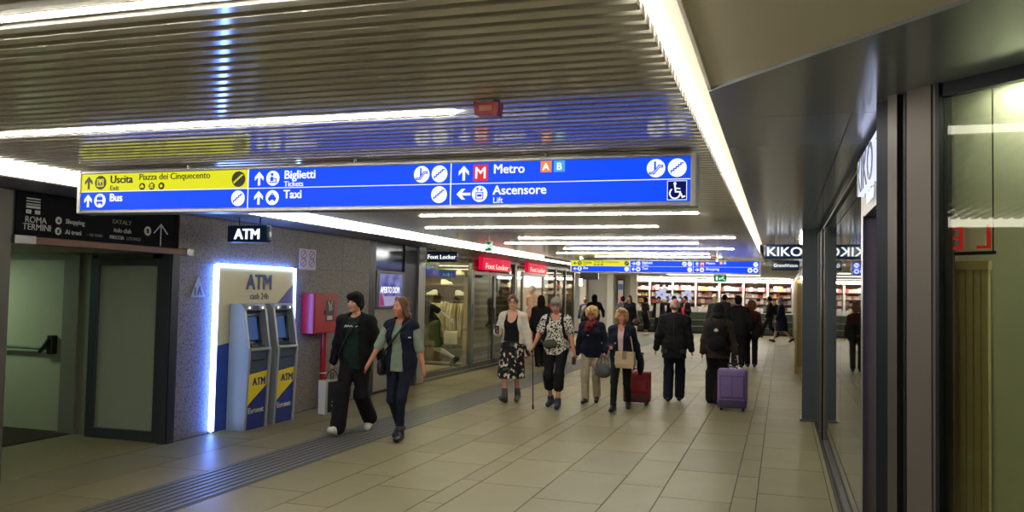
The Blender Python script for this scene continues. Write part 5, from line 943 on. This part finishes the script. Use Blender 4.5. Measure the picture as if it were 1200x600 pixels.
def suitcase(loc, rz, w_, h_, d_, m, label, handle, dark):
    T = thing('suitcase', label, 'suitcase', loc, rz)
    obj('shell', boxm(-w_ / 2, w_ / 2, -d_ / 2, d_ / 2, .07, .07 + h_, .055, 4), m, T, smooth=True); box('front_pocket', -w_ / 2 + .04, w_ / 2 - .04, -d_ / 2 - .035, -d_ / 2 + .02, .20, h_ - .02, m, T, .03, 3); box('base', -w_ / 2 + .01, w_ / 2 - .01, -d_ / 2 - .01, d_ / 2, .045, .17, dark, T, .02, 2)
    obj('zip_line', stroke([(-w_ / 2 + .05, .24), (-w_ / 2 + .05, h_ - .03), (w_ / 2 - .05, h_ - .03), (w_ / 2 - .05, .24)], .008, -d_ / 2 - .038, -d_ / 2 - .03), dark, T); box('seam', -.004, .004, -d_ / 2 - .039, -d_ / 2 - .03, .22, h_ - .03, dark, T)
    for x in (-w_ / 2 + .06, w_ / 2 - .06):
        for y in (-d_ / 2 + .05, d_ / 2 - .05): wv = obj('wheel', tube([(x - .018, y, .032), (x + .018, y, .032)], .032, 14), M_BLACK, T); box('fork', x - .022, x + .022, y - .02, y + .02, .035, .06, dark, wv)
    if handle:
        for x in (-.07, .07): obj('handle_rod', tube([(x, d_ / 2 - .04, h_ + .05), (x, d_ / 2 - .04, handle)], .008, 6), M_STEEL, T)
        obj('handle_grip', tube([(-.085, d_ / 2 - .04, handle), (.085, d_ / 2 - .04, handle)], .016, 8), M_BLACK, T)
    obj('carry_loop', tube([(-.07, -.02, h_ + .07), (-.05, -.02, h_ + .10), (.05, -.02, h_ + .10), (.07, -.02, h_ + .07)], .011, 6), dark, T); return T
hp = world_pt(P6, P6.palm['l'])
suitcase((-2.16, 13.34, 0), 0, .42, .46, .24, mat('case_red', (140, 14, 28), .45, noise=.06), 'red wheeled suitcase towed behind the blazer woman', .80, mat('case_red_dark', (70, 10, 18), .5))
t = thing('black_tote', 'black bag at the elbow of the blazer woman', 'bag', world_pt(P6, (-.30, -.16, .84)), PI); sdf_obj('pouch', [ell((0, 0, -.05), (.05, .15, .16), None, .02)], C_BLK, t, .012); obj('strap', tube([(.02, -.09, .06), (.06, 0, .34), (.02, .09, .06)], .01, 6), C_BLK, t)
# --- bald man from behind
P7 = person('bald man seen from behind in black hip length jacket and navy trousers', (-1.66, 13.95, 0), .05, 1.67,
    dict(walk_r, fat=1.14, nod=.12, rank=(.09, .12, .10), rpitch=.2, lank=(-.09, -.10, .10), lpitch=-.1, lwr=(-.31, .02, .88), rwr=(.29, .05, .86)),
    [jacket(C_BLK, .74, .036, n='jacket'), trousers(C_NAVY, .018, .066, .98, .072)] + shoes(L_BLK), .0095, 'b', 'fringe_bald', H_GRY)
for sg in (-1, 1): obj('jacket_pocket', boxm(sg * .15 - .05, sg * .15 + .05, -.185, -.17, .80, .86, .006), C_CHAR, P7.T)
obj('back_seam', boxm(-.005, .005, -.158, -.15, .98, 1.36, .002), C_CHAR, P7.T)
# --- woman with backpack and purple case
P8 = person('person seen from behind with dark beanie, brown coat and wide black trousers', (-.97, 13.98, 0), -.03, 1.60,
    dict(fem=1, fat=1.10, nod=.25, rank=(.08, -.05, .094), lank=(-.08, .12, .094), rwr=(.34, -.10, .84), rcurl=1.3, lwr=(-.27, .06, .88)),
    [jacket(C_BROWN, .80, .036, n='coat'), trousers(C_BLK, .034, .105, .99, .10, n='wide_trousers')] + shoes(mat('shoe_sand', (120, 110, 96), .6)), .0095, 'b', 'hood', C_BLK, hair_name='beanie')
T = thing('backpack', 'large black backpack with a small white mark on the coat wearer\'s back', 'backpack', world_pt(P8, P8.up(0, -.235, 1.17)), 0)
sdf_obj('pack', [ell((0, .0, 0.02), (.165, .10, .24), None, .04), ell((0, -.03, -.11), (.15, .10, .12), None, .04), cap((-.09, 0, .16), (.09, 0, .16), .07, k=.04)], C_BLK, T, .012); sdf_obj('front_pocket', [ell((0, -.085, -.08), (.12, .055, .11), None, .03)], C_BLK, T, .012)
obj('white_mark', joinm([disc(.0, .115, .028, -.108, -.098, 10), boxm(-.035, .035, -.108, -.098, .10, .118)]), M_WHITE, T); obj('top_loop', tube([(-.04, .03, .22), (0, .03, .27), (.04, .03, .22)], .01, 6), C_BLK, T)
for sg in (-1, 1): obj('shoulder_strap', tube([(sg * .09, .06, .20), (sg * .10, .16, .28), (sg * .11, .27, .27), (sg * .12, .36, .14)], .022, 6), C_BLK, T)
hp = world_pt(P8, P8.palm['r'])
suitcase((-.70, 13.33, 0), 0, .44, .56, .26, mat('case_purple', (116, 96, 150), .6, noise=.1, bump=.15, bscale=120), 'purple soft wheeled suitcase towed by the coat wearer', .70, mat('case_purple_dark', (62, 50, 86), .6))
# --- man in suit and companion farther on
person('man seen from behind in a black suit standing mid corridor', (-1.0, 21.3, 0), .0, 1.75, dict(fat=1.12, rank=(.08, .08, .094), lank=(-.08, -.06, .094), rwr=(.30, .10, .92), lwr=(-.30, .10, .92)), [jacket(C_BLK, .80, .036, n='suit_jacket'), trousers(C_BLK, .016, .062, .97, .066)] + shoes(L_BLK), .013, 'b', 'short', H_BLK)
S = person('person with reddish hair in maroon jacket beside the black suit', (-.70, 21.7, 0), .1, 1.62, dict(fem=1, yaw=.5, walk=1), [jacket(C_MAROON, .86, .034, n='jacket'), trousers(C_BLK, .014)] + shoes(L_BLK), .014, 'b', 'puffy', mat('hair_auburn', (104, 58, 40), .5))
t = thing('backpack', 'dark rucksack hanging low beside the maroon jacket', 'backpack', world_pt(S, (.10, -.22, 1.0))); sdf_obj('pack', [ell((0, 0, 0), (.15, .09, .22), None, .03)], C_BLK, t, .02); obj('shoulder_strap', tube([(.05, .04, .15), (.06, .14, .38), (.03, .2, .3)], .02, 6), C_BLK, t)
# --- long haired woman by the shop
person('long haired person in black seen from behind at the open shop entrance', (-5.35, 19.0, 0), .5, 1.66, dict(fem=1, rank=(.07, .08, .094), lank=(-.07, -.06, .094)), [jacket(C_BLK, .55, .034, n='long_coat'), trousers(C_BLK, .014)] + shoes(L_BLK), .013, 'b', 'long', H_BLK)
# --- background figures
def bg(label, loc, rz, h, pose, wear, hair='short', hm=None, **k): return person(label, loc, rz, h, pose, wear, k.pop('res', .018), k.pop('skin', 'c'), hair, hm or H_BLK, **k)
J_ = lambda m, lo=.82, **k: jacket(m, lo, .032, **k)
S = bg('man in dark suit striding left before the far shelving, in profile', (-.45, 37.6, 0), PI / 2 + .15, 1.80, dict(walk_r, rank=(.07, .34, .11), lank=(-.07, -.32, .17)), [J_(C_BLK), trousers(C_BLK)] + shoes(L_BLK))
t = thing('backpack', 'dark backpack on the man striding before the far shelving', 'backpack', world_pt(S, S.up(0, -.24, 1.2)), PI / 2); sdf_obj('pack', [ell((0, 0, 0), (.15, .12, .24), None, .03)], C_BLK, t, .025); obj('top_loop', tube([(-.04, .0, .22), (0, 0, .28), (.04, 0, .22)], .012, 6), C_BLK, t)
bg('walker in long dark coat with bare calves and pale headscarf at far right', (.02, 33.9, 0), PI / 2, 1.74, dict(walk_r, fem=1, rank=(.07, .30, .11), lank=(-.07, -.38, .18)), [dict(n='long_coat', m=C_NAVY, on='torso arms fore', inf=.034, lo=.48, hi=1.5, add=[lambda S_: cap((0, 0, .9), (0, .0, .4), .17, .22, .05)])] + shoes(L_BLK), 'scarf', cloth('blue_grey', (110, 124, 140)), hair_name='headscarf', skin='b')
S = bg('dark haired man facing the counter, hugging a pink folder', (-3.72, 35.0, 0), PI * .8, 1.72, dict(lwr=(-.15, .25, 1.15), rwr=(.15, .25, 1.15)), [J_(C_BLK, open_=(1.4, .05, .8, .05)), trousers(C_BLK)] + shoes(L_BLK))
S2 = world_pt(S, (.05, .27, 1.14)); t = thing('pink_folder', 'bright pink folder carried by the man near the counter', 'folder', S2, .3); obj('cover', boxm(-.17, .17, -.012, .012, -.14, .14, .006), mat('folder_pink', (226, 40, 80), .5), t); obj('spine', boxm(-.178, -.168, -.014, .014, -.14, .14, .003), mat('folder_red', (180, 30, 60), .5), t)
bg('man in open navy jacket over white tee near the paper flowers', (-4.75, 34.6, 0), PI * .9, 1.68, dict(yaw=.3), [top(C_WHITE, .012, .86, n='tee'), J_(C_NAVY, open_=(1.4, .08, .8, .09)), trousers(C_BLK)] + shoes(L_BLK))
bg('dark haired person just visible above the bald head', (-3.62, 30.2, 0), 0, 1.72, dict(), [J_(C_BLK), trousers(C_BLK)] + shoes(L_BLK))
bg('person in beige headscarf beyond the beanie wearer', (-2.35, 32.0, 0), .2, 1.72, dict(fem=1), [J_(C_CHAR, .6, n='coat'), trousers(C_BLK)] + shoes(L_BLK), 'scarf', cloth('sand', (150, 132, 100)), hair_name='headscarf')
bg('man in grey jacket half hidden right of the beige headscarf', (-2.1, 33.6, 0), -.5, 1.80, dict(), [J_(C_CHAR), trousers(C_BLK)] + shoes(L_BLK))
bg('man in dark tee and long shorts standing by the pillar', (-5.62, 36.6, 0), -.9, 1.60, dict(), [top(C_CHAR, .02, .84, 'short'), trousers(C_BLK, .03, .08, .35, .08, n='shorts')] + shoes(L_WHITE))
S = bg('long haired woman in black standing between the far pillars', (-5.50, 32.0, 0), PI * .95, 1.70, dict(fem=1), [J_(C_BLK, .5, n='long_coat'), trousers(C_BLK)] + shoes(L_BLK), 'long', H_DKB, skin='b')
t = thing('handbag', 'dark brown handbag at the side of the long haired woman', 'handbag', world_pt(S, (-.30, .08, .72)), 0); sdf_obj('pouch', [ell((0, 0, 0), (.16, .10, .14), None, .03)], mat('bag_brown', (56, 30, 26), .5), t, .025); obj('handle', tube([(-.08, 0, .1), (-.04, 0, .22), (.04, 0, .22), (.08, 0, .1)], .012, 6), L_BLK, t)
bg('person in grey hoodie half hidden by the long haired woman', (-5.95, 33.0, 0), .3, 1.66, dict(), [J_(C_GREY), trousers(C_BLK)] + shoes(L_BLK))
bg('hooded person in black seen from behind before the far panels', (-6.45, 30.0, 0), .35, 1.70, dict(fat=1.2, rwr=(.36, .12, .95), lwr=(-.36, .12, .95)), [J_(C_BLK, .8), trousers(C_BLK)] + shoes(L_BLK), 'hood', C_BLK, hair_name='hood')
S = bg('person with auburn hair and pale backpack near the far left panels', (-7.25, 32.0, 0), .2, 1.58, dict(fem=1), [J_(C_CHAR), trousers(C_BLK)] + shoes(L_BLK), 'short', mat('hair_auburn', (104, 58, 40), .5))
t = thing('backpack', 'pale grey backpack near the far left panels', 'backpack', world_pt(S, S.up(0, -.2, 1.22)), .2); sdf_obj('pack', [ell((0, 0, 0), (.14, .09, .19), None, .03)], C_GREY, t, .025); obj('shoulder_strap', tube([(.08, .05, .15), (.09, .16, .22), (.1, .26, .1)], .02, 6), C_WHITE, t)
bg('person in black glimpsed through the glass post at far left', (-7.30, 29.2, 0), -.4, 1.74, dict(), [J_(C_BLK), trousers(C_BLK)] + shoes(L_BLK))
# --- mannequins in the shop window
MQ = mat('mannequin_white', (214, 210, 200), .4)
person('white running mannequin in dark jacket and green shorts in the shop window', (-7.12, 16.75, .07), 2.21, 1.95, dict(lean=.5, nod=-.3, rank=(.08, .45, .10), lank=(-.08, -.42, .20), lpitch=-.7, rwr=(.16, .42, 1.05), lwr=(-.30, -.35, 1.0), finger=.010),
    [dict(n='jacket', m=C_BLK, on='torso arms', inf=.026, lo=.86, wob=.002), dict(n='shorts', m=cloth('khaki_green', (92, 100, 70)), on='pelvis thighs', inf=.03, hi=1.02, lo=.50, wob=.002)] + shoes(L_BLK), .012, 'a', body_mat=MQ, name='mannequin', cat='mannequin')
person('white mannequin in pale pink tee inside the open shop entrance', (-6.98, 23.9, .12), PI * .8, 1.82, dict(fem=0, rwr=(.30, .1, .95)), [top(C_PINK, .02, .86, 'short', n='tee'), trousers(cloth('rose', (176, 90, 100)), .016)], .016, 'a', body_mat=MQ, name='mannequin', cat='mannequin')
tag(box('display_plinth', -7.3, -6.72, 23.55, 24.25, 0, .12, MQ), 'white block plinth under the mannequin in the open shop entrance', 'plinth')
t = thing('tote_handbag', 'cream bag beside the running mannequin in the shop window', 'handbag', (-6.95, 17.35, .55), .3); obj('tote_body', boxm(-.15, .15, -.05, .05, 0, .30, .03, 2), C_CREAM, t); obj('handle', tube([(-.08, 0, .28), (-.06, 0, .48), (.06, 0, .48), (.08, 0, .28)], .01, 6), C_CREAM, t); obj('stand', tube([(0, 0, -.48), (0, 0, 0)], .012, 6), M_STEEL, t)
